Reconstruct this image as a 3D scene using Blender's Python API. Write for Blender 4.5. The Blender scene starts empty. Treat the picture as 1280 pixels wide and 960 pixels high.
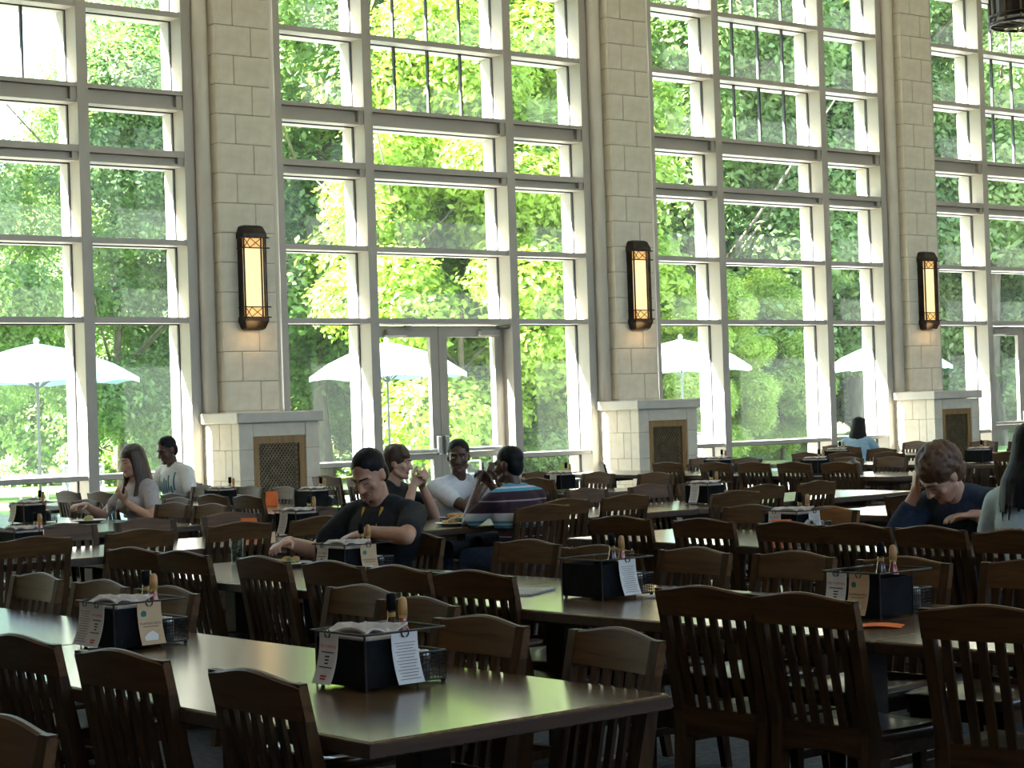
import bpy, bmesh, math, random
import numpy as np
from mathutils import Vector, Matrix, Euler
from mathutils.bvhtree import BVHTree

random.seed(7)
RNG = np.random.default_rng(11)
SC = bpy.context.scene
COL = SC.collection

# ------------------------------------------------------------------ camera
# world: X runs along the window wall, Y points to the window wall, Z up, metres
FPX = 2490.0
ROLL = math.radians(1.86)
PITCH = math.atan(30 * math.cos(ROLL) / FPX)
TH = math.atan(3012 / FPX)
EYE = Vector((0, 0, 1.5))
_a = Vector((math.cos(TH) * math.cos(PITCH), math.sin(TH) * math.cos(PITCH), math.sin(PITCH)))
_r0 = Vector((math.sin(TH), -math.cos(TH), 0))
_u0 = _r0.cross(_a)
_r = _r0 * math.cos(ROLL) - _u0 * math.sin(ROLL)
_u = _u0 * math.cos(ROLL) + _r0 * math.sin(ROLL)
cam_data = bpy.data.cameras.new('camera')
cam_data.sensor_width = 36
cam_data.lens = 36 * FPX / 1280
cam_data.clip_start = 0.05
cam_data.clip_end = 500
cam = bpy.data.objects.new('camera', cam_data)
m3 = Matrix((_r, _u, -_a)).transposed()
cam.matrix_world = Matrix.Translation(EYE) @ m3.to_4x4()
COL.objects.link(cam)
SC.camera = cam

def project(p):
    d = Vector(p) - EYE
    z = d.dot(_a)
    return 640 + FPX * d.dot(_r) / z, 480 - FPX * d.dot(_u) / z, z

def ground_at(px, depth):
    """floor point seen in picture column px at a given depth along the view axis"""
    k = depth / math.cos(PITCH)
    h = (px - 640) / FPX * depth
    return Vector((math.cos(TH) * depth + math.sin(TH) * h, math.sin(TH) * depth - math.cos(TH) * h, 0))

# ------------------------------------------------------------------ world, sun, exposure
world = bpy.data.worlds.new('world')
SC.world = world
world.use_nodes = True
wn = world.node_tree.nodes
wl = world.node_tree.links
bg = wn['Background']
sky = wn.new('ShaderNodeTexSky')
sky.sky_type = 'NISHITA'
sky.sun_disc = False
sky.sun_elevation = math.radians(40)
sky.sun_rotation = math.radians(-63)
sky.air_density = 1.2
sky.dust_density = 1.5
wl.new(sky.outputs[0], bg.inputs[0])
bg.inputs[1].default_value = 0.26

sun_data = bpy.data.lights.new('sun', 'SUN')
sun_data.energy = 17.0
sun_data.angle = math.radians(0.6)
sun_data.color = (1.0, 0.99, 0.95)
sun = bpy.data.objects.new('sun', sun_data)
sun.rotation_euler = Vector((0.685, -0.342, -0.644)).to_track_quat('-Z', 'Y').to_euler()
sun.location = (-10, 40, 40)
COL.objects.link(sun)

SC.view_settings.view_transform = 'Standard'
SC.view_settings.look = 'None'
SC.view_settings.exposure = 2.25
SC.view_settings.gamma = 1.0
SC.view_settings.use_curve_mapping = False
SC.cycles.max_bounces = 10
SC.cycles.diffuse_bounces = 6
SC.cycles.glossy_bounces = 4
SC.cycles.transparent_max_bounces = 24
SC.cycles.caustics_reflective = False
SC.cycles.caustics_refractive = False
SC.cycles.sample_clamp_indirect = 6.0

# ------------------------------------------------------------------ materials
MATS = {}
def new_mat(name):
    m = bpy.data.materials.new(name)
    m.use_nodes = True
    MATS[name] = m
    return m, m.node_tree.nodes, m.node_tree.links, m.node_tree.nodes['Principled BSDF']

def mat_noise(name, c1, c2, scale=8, rough=0.6, stretch=(1, 1, 1), bump=0.0, detail=4, metal=0.0, coat=0.0, spec=0.5, ramp=(0.35, 0.65), coords='Object', sheen=0.0):
    m, n, l, b = new_mat(name)
    tc = n.new('ShaderNodeTexCoord')
    mp = n.new('ShaderNodeMapping')
    mp.inputs['Scale'].default_value = stretch
    ns = n.new('ShaderNodeTexNoise')
    ns.inputs['Scale'].default_value = scale
    ns.inputs['Detail'].default_value = detail
    cr = n.new('ShaderNodeValToRGB')
    cr.color_ramp.elements[0].position = ramp[0]
    cr.color_ramp.elements[1].position = ramp[1]
    cr.color_ramp.elements[0].color = (*c1, 1)
    cr.color_ramp.elements[1].color = (*c2, 1)
    l.new(tc.outputs[coords], mp.inputs[0])
    l.new(mp.outputs[0], ns.inputs['Vector'])
    l.new(ns.outputs[0], cr.inputs[0])
    l.new(cr.outputs[0], b.inputs['Base Color'])
    b.inputs['Roughness'].default_value = rough
    b.inputs['Metallic'].default_value = metal
    b.inputs['Specular IOR Level'].default_value = spec
    b.inputs['Coat Weight'].default_value = coat
    b.inputs['Coat Roughness'].default_value = 0.12
    b.inputs['Sheen Weight'].default_value = sheen
    if bump:
        bp = n.new('ShaderNodeBump')
        bp.inputs['Strength'].default_value = bump
        bp.inputs['Distance'].default_value = 0.01
        l.new(ns.outputs[0], bp.inputs['Height'])
        l.new(bp.outputs[0], b.inputs['Normal'])
    return m

def mat_emit(name, col, strength, base=(0.8, 0.6, 0.3)):
    m, n, l, b = new_mat(name)
    tc = n.new('ShaderNodeTexCoord')
    ns = n.new('ShaderNodeTexNoise')
    ns.inputs['Scale'].default_value = 6
    mx = n.new('ShaderNodeMix')
    mx.data_type = 'RGBA'
    mx.inputs[6].default_value = (*[c * 0.85 for c in col], 1)
    mx.inputs[7].default_value = (*col, 1)
    l.new(tc.outputs['Object'], ns.inputs['Vector'])
    l.new(ns.outputs[0], mx.inputs[0])
    b.inputs['Base Color'].default_value = (*base, 1)
    l.new(mx.outputs[2], b.inputs['Emission Color'])
    b.inputs['Emission Strength'].default_value = strength
    return m

def mat_glass(name, tint=(0.95, 0.985, 0.97), refl=1.0, dust_haze=0.0):
    m, n, l, b = new_mat(name)
    n.remove(b)
    out = n['Material Output']
    tr = n.new('ShaderNodeBsdfTransparent')
    tr.inputs[0].default_value = (*tint, 1)
    gl = n.new('ShaderNodeBsdfGlossy')
    gl.inputs['Roughness'].default_value = 0.02
    fr = n.new('ShaderNodeLayerWeight')
    fr.inputs[0].default_value = 0.5
    pw = n.new('ShaderNodeMath'); pw.operation = 'POWER'; pw.inputs[1].default_value = 5.0
    l.new(fr.outputs['Facing'], pw.inputs[0])
    ml = n.new('ShaderNodeMath')
    ml.operation = 'MULTIPLY_ADD'
    ml.inputs[1].default_value = 0.3 * refl
    ml.inputs[2].default_value = 0.006 * refl
    mx = n.new('ShaderNodeMixShader')
    l.new(pw.outputs[0], ml.inputs[0])
    l.new(ml.outputs[0], mx.inputs[0])
    l.new(tr.outputs[0], mx.inputs[1])
    l.new(gl.outputs[0], mx.inputs[2])
    if dust_haze:  # translucent veil: dust on the glass plus imitated milky lens haze
        tl = n.new('ShaderNodeBsdfTranslucent')
        tl.inputs[0].default_value = (0.85, 0.95, 0.9, 1)
        m2 = n.new('ShaderNodeMixShader'); m2.inputs[0].default_value = dust_haze
        l.new(mx.outputs[0], m2.inputs[1]); l.new(tl.outputs[0], m2.inputs[2])
        l.new(m2.outputs[0], out.inputs[0])
    else:
        l.new(mx.outputs[0], out.inputs[0])
    return m

def mat_leaf(name, c1, c2, c3, transl=0.45):
    """leaves: colour varies from clump to clump and from tree to tree"""
    m, n, l, b = new_mat(name)
    n.remove(b)
    out = n['Material Output']
    tc = n.new('ShaderNodeTexCoord')
    oi = n.new('ShaderNodeObjectInfo')
    ns = n.new('ShaderNodeTexNoise')
    ns.inputs['Scale'].default_value = 1.3
    ns.inputs['Detail'].default_value = 5
    ad = n.new('ShaderNodeMath'); ad.operation = 'MULTIPLY_ADD'
    ad.inputs[1].default_value = 0.22
    cr = n.new('ShaderNodeValToRGB')
    cr.color_ramp.elements[0].position = 0.38
    cr.color_ramp.elements[0].color = (*c1, 1)
    cr.color_ramp.elements[1].position = 0.86
    cr.color_ramp.elements[1].color = (*c3, 1)
    e = cr.color_ramp.elements.new(0.6)
    e.color = (*c2, 1)
    l.new(tc.outputs['Object'], ns.inputs['Vector'])
    l.new(oi.outputs['Random'], ad.inputs[0])
    l.new(ns.outputs[0], ad.inputs[2])
    l.new(ad.outputs[0], cr.inputs[0])
    df = n.new('ShaderNodeBsdfDiffuse')
    tl = n.new('ShaderNodeBsdfTranslucent')
    gl = n.new('ShaderNodeBsdfGlossy')
    gl.inputs['Roughness'].default_value = 0.45
    gl.inputs[0].default_value = (0.6, 0.65, 0.5, 1)
    br = n.new('ShaderNodeMix'); br.data_type = 'RGBA'; br.blend_type = 'MULTIPLY'
    br.inputs[0].default_value = 1.0
    br.inputs[7].default_value = (1.12, 1.1, 0.55, 1)
    l.new(cr.outputs[0], br.inputs[6])
    l.new(cr.outputs[0], df.inputs[0])
    l.new(br.outputs[2], tl.inputs[0])
    mx = n.new('ShaderNodeMixShader'); mx.inputs[0].default_value = transl
    l.new(df.outputs[0], mx.inputs[1]); l.new(tl.outputs[0], mx.inputs[2])
    m2 = n.new('ShaderNodeMixShader'); m2.inputs[0].default_value = 0.06
    l.new(mx.outputs[0], m2.inputs[1]); l.new(gl.outputs[0], m2.inputs[2])
    l.new(m2.outputs[0], out.inputs[0])
    return m

def mat_wood(name, c1, c2, c3, rough=0.35, axis='Y', coat=0.25, spec=0.5):
    m, n, l, b = new_mat(name)
    tc = n.new('ShaderNodeTexCoord')
    oi = n.new('ShaderNodeObjectInfo')
    av = n.new('ShaderNodeVectorMath'); av.operation = 'ADD'
    mp = n.new('ShaderNodeMapping')
    s = {'X': (1.2, 14, 14), 'Y': (14, 1.2, 14), 'Z': (14, 14, 1.2)}[axis]
    mp.inputs['Scale'].default_value = s
    ns = n.new('ShaderNodeTexNoise')
    ns.inputs['Scale'].default_value = 3.0
    ns.inputs['Detail'].default_value = 6
    ns.inputs['Distortion'].default_value = 0.6
    cr = n.new('ShaderNodeValToRGB')
    cr.color_ramp.elements[0].position = 0.3
    cr.color_ramp.elements[0].color = (*c1, 1)
    cr.color_ramp.elements[1].position = 0.72
    cr.color_ramp.elements[1].color = (*c3, 1)
    e = cr.color_ramp.elements.new(0.5)
    e.color = (*c2, 1)
    l.new(tc.outputs['Object'], av.inputs[0])
    l.new(oi.outputs['Random'], av.inputs[1])
    l.new(av.outputs[0], mp.inputs[0])
    l.new(mp.outputs[0], ns.inputs['Vector'])
    l.new(ns.outputs[0], cr.inputs[0])
    l.new(cr.outputs[0], b.inputs['Base Color'])
    b.inputs['Roughness'].default_value = rough
    b.inputs['Coat Weight'].default_value = coat
    b.inputs['Coat Roughness'].default_value = 0.18
    b.inputs['Specular IOR Level'].default_value = spec
    bp = n.new('ShaderNodeBump')
    bp.inputs['Strength'].default_value = 0.06
    bp.inputs['Distance'].default_value = 0.004
    l.new(ns.outputs[0], bp.inputs['Height'])
    l.new(bp.outputs[0], b.inputs['Normal'])
    return m

mat_wood('chair_wood_z', (0.030, 0.014, 0.0048), (0.050, 0.024, 0.008), (0.068, 0.033, 0.0115), 0.5, 'Z', 0.0, 0.18)
mat_wood('chair_wood_x', (0.034, 0.015, 0.005), (0.056, 0.026, 0.0085), (0.075, 0.036, 0.013), 0.48, 'X', 0.0, 0.2)
mat_wood('lit_crest_wood', (0.058, 0.026, 0.008), (0.088, 0.041, 0.0125), (0.112, 0.055, 0.018), 0.46, 'X', 0.0, 0.25)  # lighter copy of the chair wood, window light put into its colour
mat_wood('orange_wood_x', (0.17, 0.055, 0.009), (0.22, 0.08, 0.014), (0.26, 0.1, 0.02), 0.42, 'X', 0.0, 0.3)
mat_wood('seat_wood', (0.035, 0.017, 0.007), (0.055, 0.027, 0.01), (0.08, 0.042, 0.017), 0.3, 'Y', 0.4)
mat_wood('table_wood', (0.085, 0.044, 0.016), (0.12, 0.066, 0.026), (0.15, 0.085, 0.037), 0.24, 'Y', 0.6, 0.5)
mat_wood('table_edge', (0.032, 0.015, 0.006), (0.05, 0.024, 0.01), (0.07, 0.034, 0.014), 0.45, 'X', 0.05)
mat_wood('grille_wood', (0.22, 0.12, 0.035), (0.32, 0.18, 0.055), (0.38, 0.22, 0.08), 0.4, 'Z', 0.2)
mat_noise('stone', (0.69, 0.625, 0.50), (0.77, 0.705, 0.58), 9, 0.8, bump=0.25, detail=8)
mat_noise('stone_cap', (0.56, 0.52, 0.45), (0.63, 0.59, 0.52), 5, 0.55, bump=0.1, detail=6)
mat_noise('mortar', (0.38, 0.34, 0.27), (0.45, 0.40, 0.33), 30, 0.9)
mat_noise('plaster', (0.74, 0.71, 0.65), (0.78, 0.75, 0.69), 3, 0.8)
mat_noise('wall_panel', (0.16, 0.11, 0.07), (0.22, 0.155, 0.10), 3, 0.6, stretch=(4, 4, 0.6))
mat_noise('ceiling_white', (0.78, 0.76, 0.71), (0.82, 0.80, 0.75), 2, 0.85)
mat_noise('frame_paint', (0.42, 0.385, 0.335), (0.46, 0.42, 0.37), 2, 0.45)
mat_noise('trim_paint', (0.66, 0.61, 0.52), (0.71, 0.66, 0.57), 3, 0.4)
mat_noise('gasket', (0.03, 0.03, 0.035), (0.05, 0.05, 0.055), 5, 0.6)
mat_noise('bronze', (0.018, 0.014, 0.012), (0.05, 0.038, 0.03), 7, 0.4, metal=0.7)
mat_noise('grille_metal', (0.13, 0.095, 0.05), (0.20, 0.15, 0.085), 12, 0.45, metal=0.6)
mat_noise('dark_void', (0.012, 0.011, 0.010), (0.02, 0.018, 0.016), 12, 0.9)
mat_noise('door_metal', (0.40, 0.36, 0.30), (0.45, 0.405, 0.34), 3, 0.45)
mat_noise('steel', (0.45, 0.45, 0.44), (0.6, 0.6, 0.58), 8, 0.3, metal=0.9)
mat_noise('carpet', (0.028, 0.034, 0.037), (0.08, 0.09, 0.093), 26, 0.95, detail=8, bump=0.4, ramp=(0.3, 0.7), coords='Object')
mat_emit('sconce_glow', (1.0, 0.74, 0.36), 0.27)
mat_emit('sconce_glow_band', (1.0, 0.52, 0.16), 0.20)
mat_emit('chandelier_glow', (1.0, 0.62, 0.28), 0.15)
mat_glass('window_glass', (0.955, 0.985, 0.965), 1.0, 0.009)
mat_glass('tumbler_glass', (0.86, 0.90, 0.90), 2.2)
mat_noise('wire_black', (0.012, 0.012, 0.012), (0.03, 0.028, 0.027), 20, 0.35, metal=0.3)
mat_noise('plastic_black', (0.006, 0.006, 0.006), (0.013, 0.013, 0.013), 20, 0.75, spec=0.08)
mat_noise('paper_white', (0.62, 0.60, 0.55), (0.70, 0.68, 0.63), 12, 0.8)
mat_noise('paper_tan', (0.50, 0.34, 0.18), (0.58, 0.41, 0.23), 10, 0.8)
mat_noise('paper_orange', (0.80, 0.16, 0.03), (0.90, 0.22, 0.05), 10, 0.7)
mat_noise('napkin', (0.50, 0.44, 0.37), (0.60, 0.54, 0.47), 20, 0.9, bump=0.2)
mat_noise('newsprint', (0.36, 0.35, 0.33), (0.62, 0.60, 0.56), 60, 0.9, stretch=(1, 5, 1))
mat_noise('ink_black', (0.01, 0.01, 0.01), (0.02, 0.02, 0.02), 10, 0.7)
mat_noise('ink_red', (0.50, 0.05, 0.03), (0.58, 0.08, 0.05), 10, 0.7)
mat_noise('ink_grey', (0.16, 0.15, 0.14), (0.24, 0.23, 0.22), 10, 0.7)
mat_noise('ink_green', (0.02, 0.12, 0.09), (0.03, 0.16, 0.12), 10, 0.7)
mat_noise('sauce_red', (0.28, 0.03, 0.01), (0.36, 0.05, 0.02), 8, 0.15, coat=0.6)
mat_noise('sauce_brown', (0.05, 0.018, 0.008), (0.09, 0.03, 0.012), 8, 0.15, coat=0.6)
mat_noise('cap_tan', (0.45, 0.24, 0.08), (0.55, 0.30, 0.11), 8, 0.4)
mat_noise('gold_foil', (0.6, 0.42, 0.12), (0.75, 0.55, 0.2), 12, 0.3, metal=0.6)
mat_noise('salt_white', (0.75, 0.75, 0.73), (0.82, 0.82, 0.8), 30, 0.4)
mat_noise('pepper_dark', (0.05, 0.04, 0.035), (0.10, 0.09, 0.08), 40, 0.4)
mat_noise('canopy', (0.55, 0.80, 0.80), (0.60, 0.84, 0.84), 3, 0.8)
mat_noise('patio_metal', (0.10, 0.11, 0.11), (0.15, 0.16, 0.16), 6, 0.5)
mat_noise('patio_white', (0.75, 0.75, 0.73), (0.80, 0.80, 0.78), 6, 0.5)
mat_noise('patio_mesh', (0.22, 0.25, 0.26), (0.30, 0.33, 0.34), 40, 0.7)
mat_noise('paving', (0.30, 0.30, 0.29), (0.38, 0.38, 0.365), 3, 0.9, detail=8)
mat_noise('lawn', (0.10, 0.20, 0.03), (0.20, 0.34, 0.06), 5, 0.9, detail=8)
mat_noise('bark', (0.10, 0.08, 0.06), (0.20, 0.165, 0.125), 6, 0.9, stretch=(1, 1, 0.25), bump=0.6, detail=8)
mat_leaf('leaf_green', (0.14, 0.24, 0.10), (0.24, 0.37, 0.135), (0.40, 0.53, 0.19))
mat_leaf('leaf_deep', (0.14, 0.235, 0.13), (0.22, 0.33, 0.165), (0.33, 0.45, 0.21), 0.4)
mat_leaf('leaf_lime', (0.24, 0.37, 0.06), (0.38, 0.53, 0.10), (0.52, 0.65, 0.17), 0.5)
mat_noise('skin_light', (0.52, 0.30, 0.20), (0.58, 0.345, 0.24), 14, 0.5)
mat_noise('skin_tan', (0.46, 0.25, 0.155), (0.52, 0.29, 0.185), 14, 0.5)
mat_noise('skin_dark', (0.085, 0.042, 0.025), (0.115, 0.058, 0.036), 14, 0.42)
mat_noise('hair_black', (0.004, 0.004, 0.004), (0.011, 0.010, 0.010), 60, 0.55, stretch=(1, 1, 0.15), spec=0.2)
mat_noise('hair_brown', (0.035, 0.018, 0.010), (0.085, 0.047, 0.025), 60, 0.5, stretch=(1, 1, 0.2))
mat_noise('hair_auburn', (0.06, 0.028, 0.014), (0.15, 0.08, 0.04), 40, 0.55)
mat_noise('lip_rose', (0.30, 0.11, 0.09), (0.34, 0.13, 0.11), 20, 0.45)
mat_noise('lip_dark', (0.09, 0.035, 0.03), (0.11, 0.045, 0.04), 20, 0.45)
mat_noise('eye_white', (0.6, 0.58, 0.55), (0.66, 0.64, 0.61), 20, 0.25)
mat_noise('cloth_black', (0.008, 0.009, 0.010), (0.016, 0.017, 0.019), 60, 0.9)
mat_noise('cloth_white', (0.68, 0.70, 0.70), (0.76, 0.78, 0.78), 30, 0.9)
mat_noise('cloth_grey', (0.42, 0.39, 0.38), (0.48, 0.45, 0.44), 40, 0.9)
mat_noise('cloth_navy', (0.016, 0.027, 0.048), (0.026, 0.042, 0.07), 40, 0.9)
mat_noise('cloth_bluegrey', (0.20, 0.24, 0.36), (0.25, 0.29, 0.42), 40, 0.9)
mat_noise('cloth_sky', (0.30, 0.48, 0.60), (0.36, 0.54, 0.66), 40, 0.9)
mat_noise('cloth_pale', (0.50, 0.62, 0.66), (0.58, 0.70, 0.73), 40, 0.9)
mat_noise('denim', (0.025, 0.04, 0.075), (0.045, 0.065, 0.11), 50, 0.9)
mat_noise('print_teal', (0.05, 0.17, 0.21), (0.09, 0.24, 0.29), 10, 0.9)
mat_noise('lanyard', (0.60, 0.30, 0.03), (0.70, 0.38, 0.05), 20, 0.7)
mat_noise('food_bun', (0.5, 0.28, 0.10), (0.62, 0.38, 0.16), 30, 0.8)
mat_noise('food_green', (0.15, 0.28, 0.05), (0.5, 0.45, 0.2), 30, 0.8)
mat_noise('plate_white', (0.72, 0.72, 0.70), (0.78, 0.78, 0.76), 5, 0.25)
mat_noise('tray_dark', (0.04, 0.035, 0.03), (0.07, 0.06, 0.05), 10, 0.5)
mat_noise('paper_bag', (0.20, 0.14, 0.09), (0.28, 0.20, 0.13), 9, 0.9, bump=0.5)
mat_noise('water_blue', (0.05, 0.20, 0.50), (0.07, 0.25, 0.6), 9, 0.3)
mat_noise('shoe_dark', (0.02, 0.018, 0.016), (0.04, 0.035, 0.03), 9, 0.5)
mat_noise('terracotta', (0.35, 0.13, 0.07), (0.45, 0.18, 0.10), 9, 0.8)

def mat_stripes():
    """striped polo: bands run across the body by height"""
    m, n, l, b = new_mat('cloth_striped')
    tc = n.new('ShaderNodeTexCoord')
    sp = n.new('ShaderNodeSeparateXYZ')
    mr = n.new('ShaderNodeMapRange')
    mr.inputs[1].default_value = 0.45
    mr.inputs[2].default_value = 1.05
    cr = n.new('ShaderNodeValToRGB')
    cr.color_ramp.interpolation = 'CONSTANT'
    mar = (0.035, 0.014, 0.022); whi = (0.62, 0.64, 0.62); teal = (0.08, 0.32, 0.46); gry = (0.30, 0.24, 0.26)
    stops = [(0.0, mar), (0.12, whi), (0.17, teal), (0.20, whi), (0.235, mar), (0.40, gry), (0.412, mar), (0.50, teal), (0.53, whi), (0.55, teal), (0.575, whi),
             (0.66, mar), (0.78, gry), (0.795, mar), (0.885, teal), (0.915, whi), (0.935, teal), (0.965, whi)]
    els = cr.color_ramp.elements
    els[0].position = 0.0; els[0].color = (*mar, 1)
    els[1].position = 0.12; els[1].color = (*whi, 1)
    for p, c in stops[2:]:
        e = els.new(p); e.color = (*c, 1)
    l.new(tc.outputs['Object'], sp.inputs[0])
    l.new(sp.outputs[2], mr.inputs[0])
    l.new(mr.outputs[0], cr.inputs[0])
    l.new(cr.outputs[0], b.inputs['Base Color'])
    b.inputs['Roughness'].default_value = 0.9
mat_stripes()

def mat_brick():
    m, n, l, b = new_mat('far_brick')
    tc = n.new('ShaderNodeTexCoord')
    bt = n.new('ShaderNodeTexBrick')
    bt.inputs['Color1'].default_value = (0.30, 0.10, 0.06, 1)
    bt.inputs['Color2'].default_value = (0.22, 0.07, 0.045, 1)
    bt.inputs['Mortar'].default_value = (0.40, 0.34, 0.28, 1)
    bt.inputs['Scale'].default_value = 4
    mp = n.new('ShaderNodeMapping')
    mp.inputs['Rotation'].default_value = (math.radians(90), 0, 0)
    l.new(tc.outputs['Object'], mp.inputs[0])
    l.new(mp.outputs[0], bt.inputs['Vector'])
    l.new(bt.outputs[0], b.inputs['Base Color'])
    b.inputs['Roughness'].default_value = 0.9
mat_brick()

# ------------------------------------------------------------------ mesh helpers
class MB:
    def __init__(self):
        self.v = []
        self.f = []
    def add(self, vs, fs):
        o = len(self.v)
        self.v += [tuple(p) for p in vs]
        self.f += [tuple(i + o for i in f) for f in fs]
        return self
    def box(self, x0, x1, y0, y1, z0, z1, c=0.0):
        """box; c chamfers all edges along z (vertical arrises)"""
        if c <= 0:
            vs = [(x, y, z) for z in (z0, z1) for y in (y0, y1) for x in (x0, x1)]
            fs = [(0, 2, 3, 1), (4, 5, 7, 6), (0, 1, 5, 4), (2, 6, 7, 3), (0, 4, 6, 2), (1, 3, 7, 5)]
            return self.add(vs, fs)
        ring = [(x0 + c, y0), (x1 - c, y0), (x1, y0 + c), (x1, y1 - c), (x1 - c, y1), (x0 + c, y1), (x0, y1 - c), (x0, y0 + c)]
        return self.prism(ring, z0, z1)
    def bbox(self, x0, x1, y0, y1, z0, z1, c):
        """box with every edge chamfered"""
        def ring(i, z):
            return [(x0 + i + (c - i), y0 + i, z), (x1 - c, y0 + i, z), (x1 - i, y0 + c, z), (x1 - i, y1 - c, z), (x1 - c, y1 - i, z), (x0 + c, y1 - i, z), (x0 + i, y1 - c, z), (x0 + i, y0 + c, z)]
        vs = ring(c * 0.99, z0) + ring(0, z0 + c) + ring(0, z1 - c) + ring(c * 0.99, z1)
        fs = [tuple(range(7, -1, -1)), tuple(range(24, 32))]
        for k in range(3):
            for i in range(8):
                j = (i + 1) % 8
                fs.append((k * 8 + i, k * 8 + j, k * 8 + 8 + j, k * 8 + 8 + i))
        return self.add(vs, fs)
    def prism(self, ring, z0, z1):
        n = len(ring)
        vs = [(x, y, z0) for x, y in ring] + [(x, y, z1) for x, y in ring]
        fs = [tuple(range(n - 1, -1, -1)), tuple(range(n, 2 * n))]
        fs += [(i, (i + 1) % n, n + (i + 1) % n, n + i) for i in range(n)]
        return self.add(vs, fs)
    def loft(self, rings, close=True):
        n = len(rings[0])
        vs = [p for r in rings for p in r]
        fs = []
        for k in range(len(rings) - 1):
            for i in range(n):
                j = (i + 1) % n
                fs.append((k * n + i, k * n + j, (k + 1) * n + j, (k + 1) * n + i))
        if close:
            fs.append(tuple(range(n - 1, -1, -1)))
            m = (len(rings) - 1) * n
            fs.append(tuple(range(m, m + n)))
        return self.add(vs, fs)
    def tube(self, pts, r, seg=6, closed=False):
        pts = [Vector(p) for p in pts]
        rs = r if isinstance(r, (list, tuple)) else [r] * len(pts)
        rings = []
        n = len(pts)
        ref = None
        for i, p in enumerate(pts):
            if closed:
                t = pts[(i + 1) % n] - pts[i - 1]
            else:
                t = pts[min(i + 1, n - 1)] - pts[max(i - 1, 0)]
            t.normalize()
            if ref is None:
                ref = Vector((0, 0, 1)) if abs(t.z) < 0.9 else Vector((1, 0, 0))
            a = t.cross(ref)
            if a.length < 1e-5:
                a = t.cross(Vector((1, 0, 0)))
            a.normalize()
            b = a.cross(t).normalized()
            rings.append([tuple(p + (a * math.cos(q) + b * math.sin(q)) * rs[i]) for q in [2 * math.pi * k / seg for k in range(seg)]])
        if closed:
            rings.append(rings[0])
            return self.loft(rings, False)
        return self.loft(rings, True)
    def lathe(self, prof, seg=14, c=(0, 0, 0)):
        rings = [[(c[0] + r * math.cos(2 * math.pi * k / seg), c[1] + r * math.sin(2 * math.pi * k / seg), c[2] + z) for k in range(seg)] for r, z in prof]
        return self.loft(rings, True)
    def mesh(self, name, mat, smooth=False):
        me = bpy.data.meshes.new(name)
        me.from_pydata(self.v, [], self.f)
        me.validate()
        me.update()
        bm = bmesh.new(); bm.from_mesh(me)
        bmesh.ops.recalc_face_normals(bm, faces=bm.faces)
        bm.to_mesh(me); bm.free()
        me.materials.append(MATS[mat])
        if smooth:
            me.polygons.foreach_set('use_smooth', [True] * len(me.polygons))
        return me
    def build(self, name, mat, parent=None, smooth=False, loc=None):
        return obj(name, self.mesh(name, mat, smooth), parent, loc)

def obj(name, me, parent=None, loc=None, rot=None):
    o = bpy.data.objects.new(name, me)
    COL.objects.link(o)
    if parent is not None:
        o.parent = parent
    if loc is not None:
        o.location = loc
    if rot is not None:
        o.rotation_euler = rot
    return o

def tag(o, label=None, cat=None, group=None, kind=None):
    if label: o['label'] = label
    if cat: o['category'] = cat
    if group: o['group'] = group
    if kind: o['kind'] = kind
    return o

def empty(name, loc=(0, 0, 0), rz=0.0):
    o = bpy.data.objects.new(name, None)
    o.empty_display_size = 0.1
    o.location = loc
    o.rotation_euler = (0, 0, rz)
    COL.objects.link(o)
    return o

def copy_tree(o, parent=None):
    c = o.copy()
    COL.objects.link(c)
    c.parent = parent
    for ch in o.children:
        copy_tree(ch, c)
    return c

def text_mesh(s, size, mat, align='CENTER'):
    cu = bpy.data.curves.new('lettering', 'FONT')
    cu.body = s
    cu.size = size
    cu.align_x = align
    cu.resolution_u = 2
    cu.extrude = 0.0002
    o = bpy.data.objects.new('lettering', cu)
    COL.objects.link(o)
    dg = bpy.context.evaluated_depsgraph_get()
    me = bpy.data.meshes.new_from_object(o.evaluated_get(dg))
    bpy.data.objects.remove(o)
    me.materials.clear()
    me.materials.append(MATS[mat])
    return me

# ------------------------------------------------------------------ room shell
YC, YF, YG, YO = 18.20, 18.41, 18.64, 18.86      # column face, frame face, glass, outer face
CX0, BAY = 11.44, 5.66
X0, X1, YB, ZC = CX0 - 3 * BAY, CX0 + 4 * BAY, -9.0, 9.7
def structure(o): o['kind'] = 'structure'; return o

structure(MB().box(X0 - .3, X1 + .3, YB - .3, YO, -0.12, 0.0).build('floor', 'carpet'))
structure(MB().box(X0 - .3, X1 + .3, YB - .3, YO + .3, ZC, ZC + .3).build('ceiling', 'ceiling_white'))
structure(MB().box(X0 - .3, X0, YB, YO, 0, ZC).build('wall_left', 'wall_panel'))
structure(MB().box(X1, X1 + .3, YB, YO, 0, ZC).build('wall_right', 'plaster'))
wb = MB().box(X0, X1, YB - .3, YB, 0, 5.0).box(X0, X1, YB - .3, YB, 9.2, ZC)     # high openings added in this unseen wall to light the stone columns
for k in range(15):
    c = X0 + (X1 - X0) * k / 14
    wb.box(max(X0, c - .14), min(X1, c + .14), YB - .3, YB, 5.0, 9.2)
structure(wb.build('wall_back', 'wall_panel'))

# wall above the windows and behind the columns
wt = MB().box(X0, X1, YF, YO, 9.1, ZC)
structure(wt.build('wall_window_head', 'plaster'))

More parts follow.
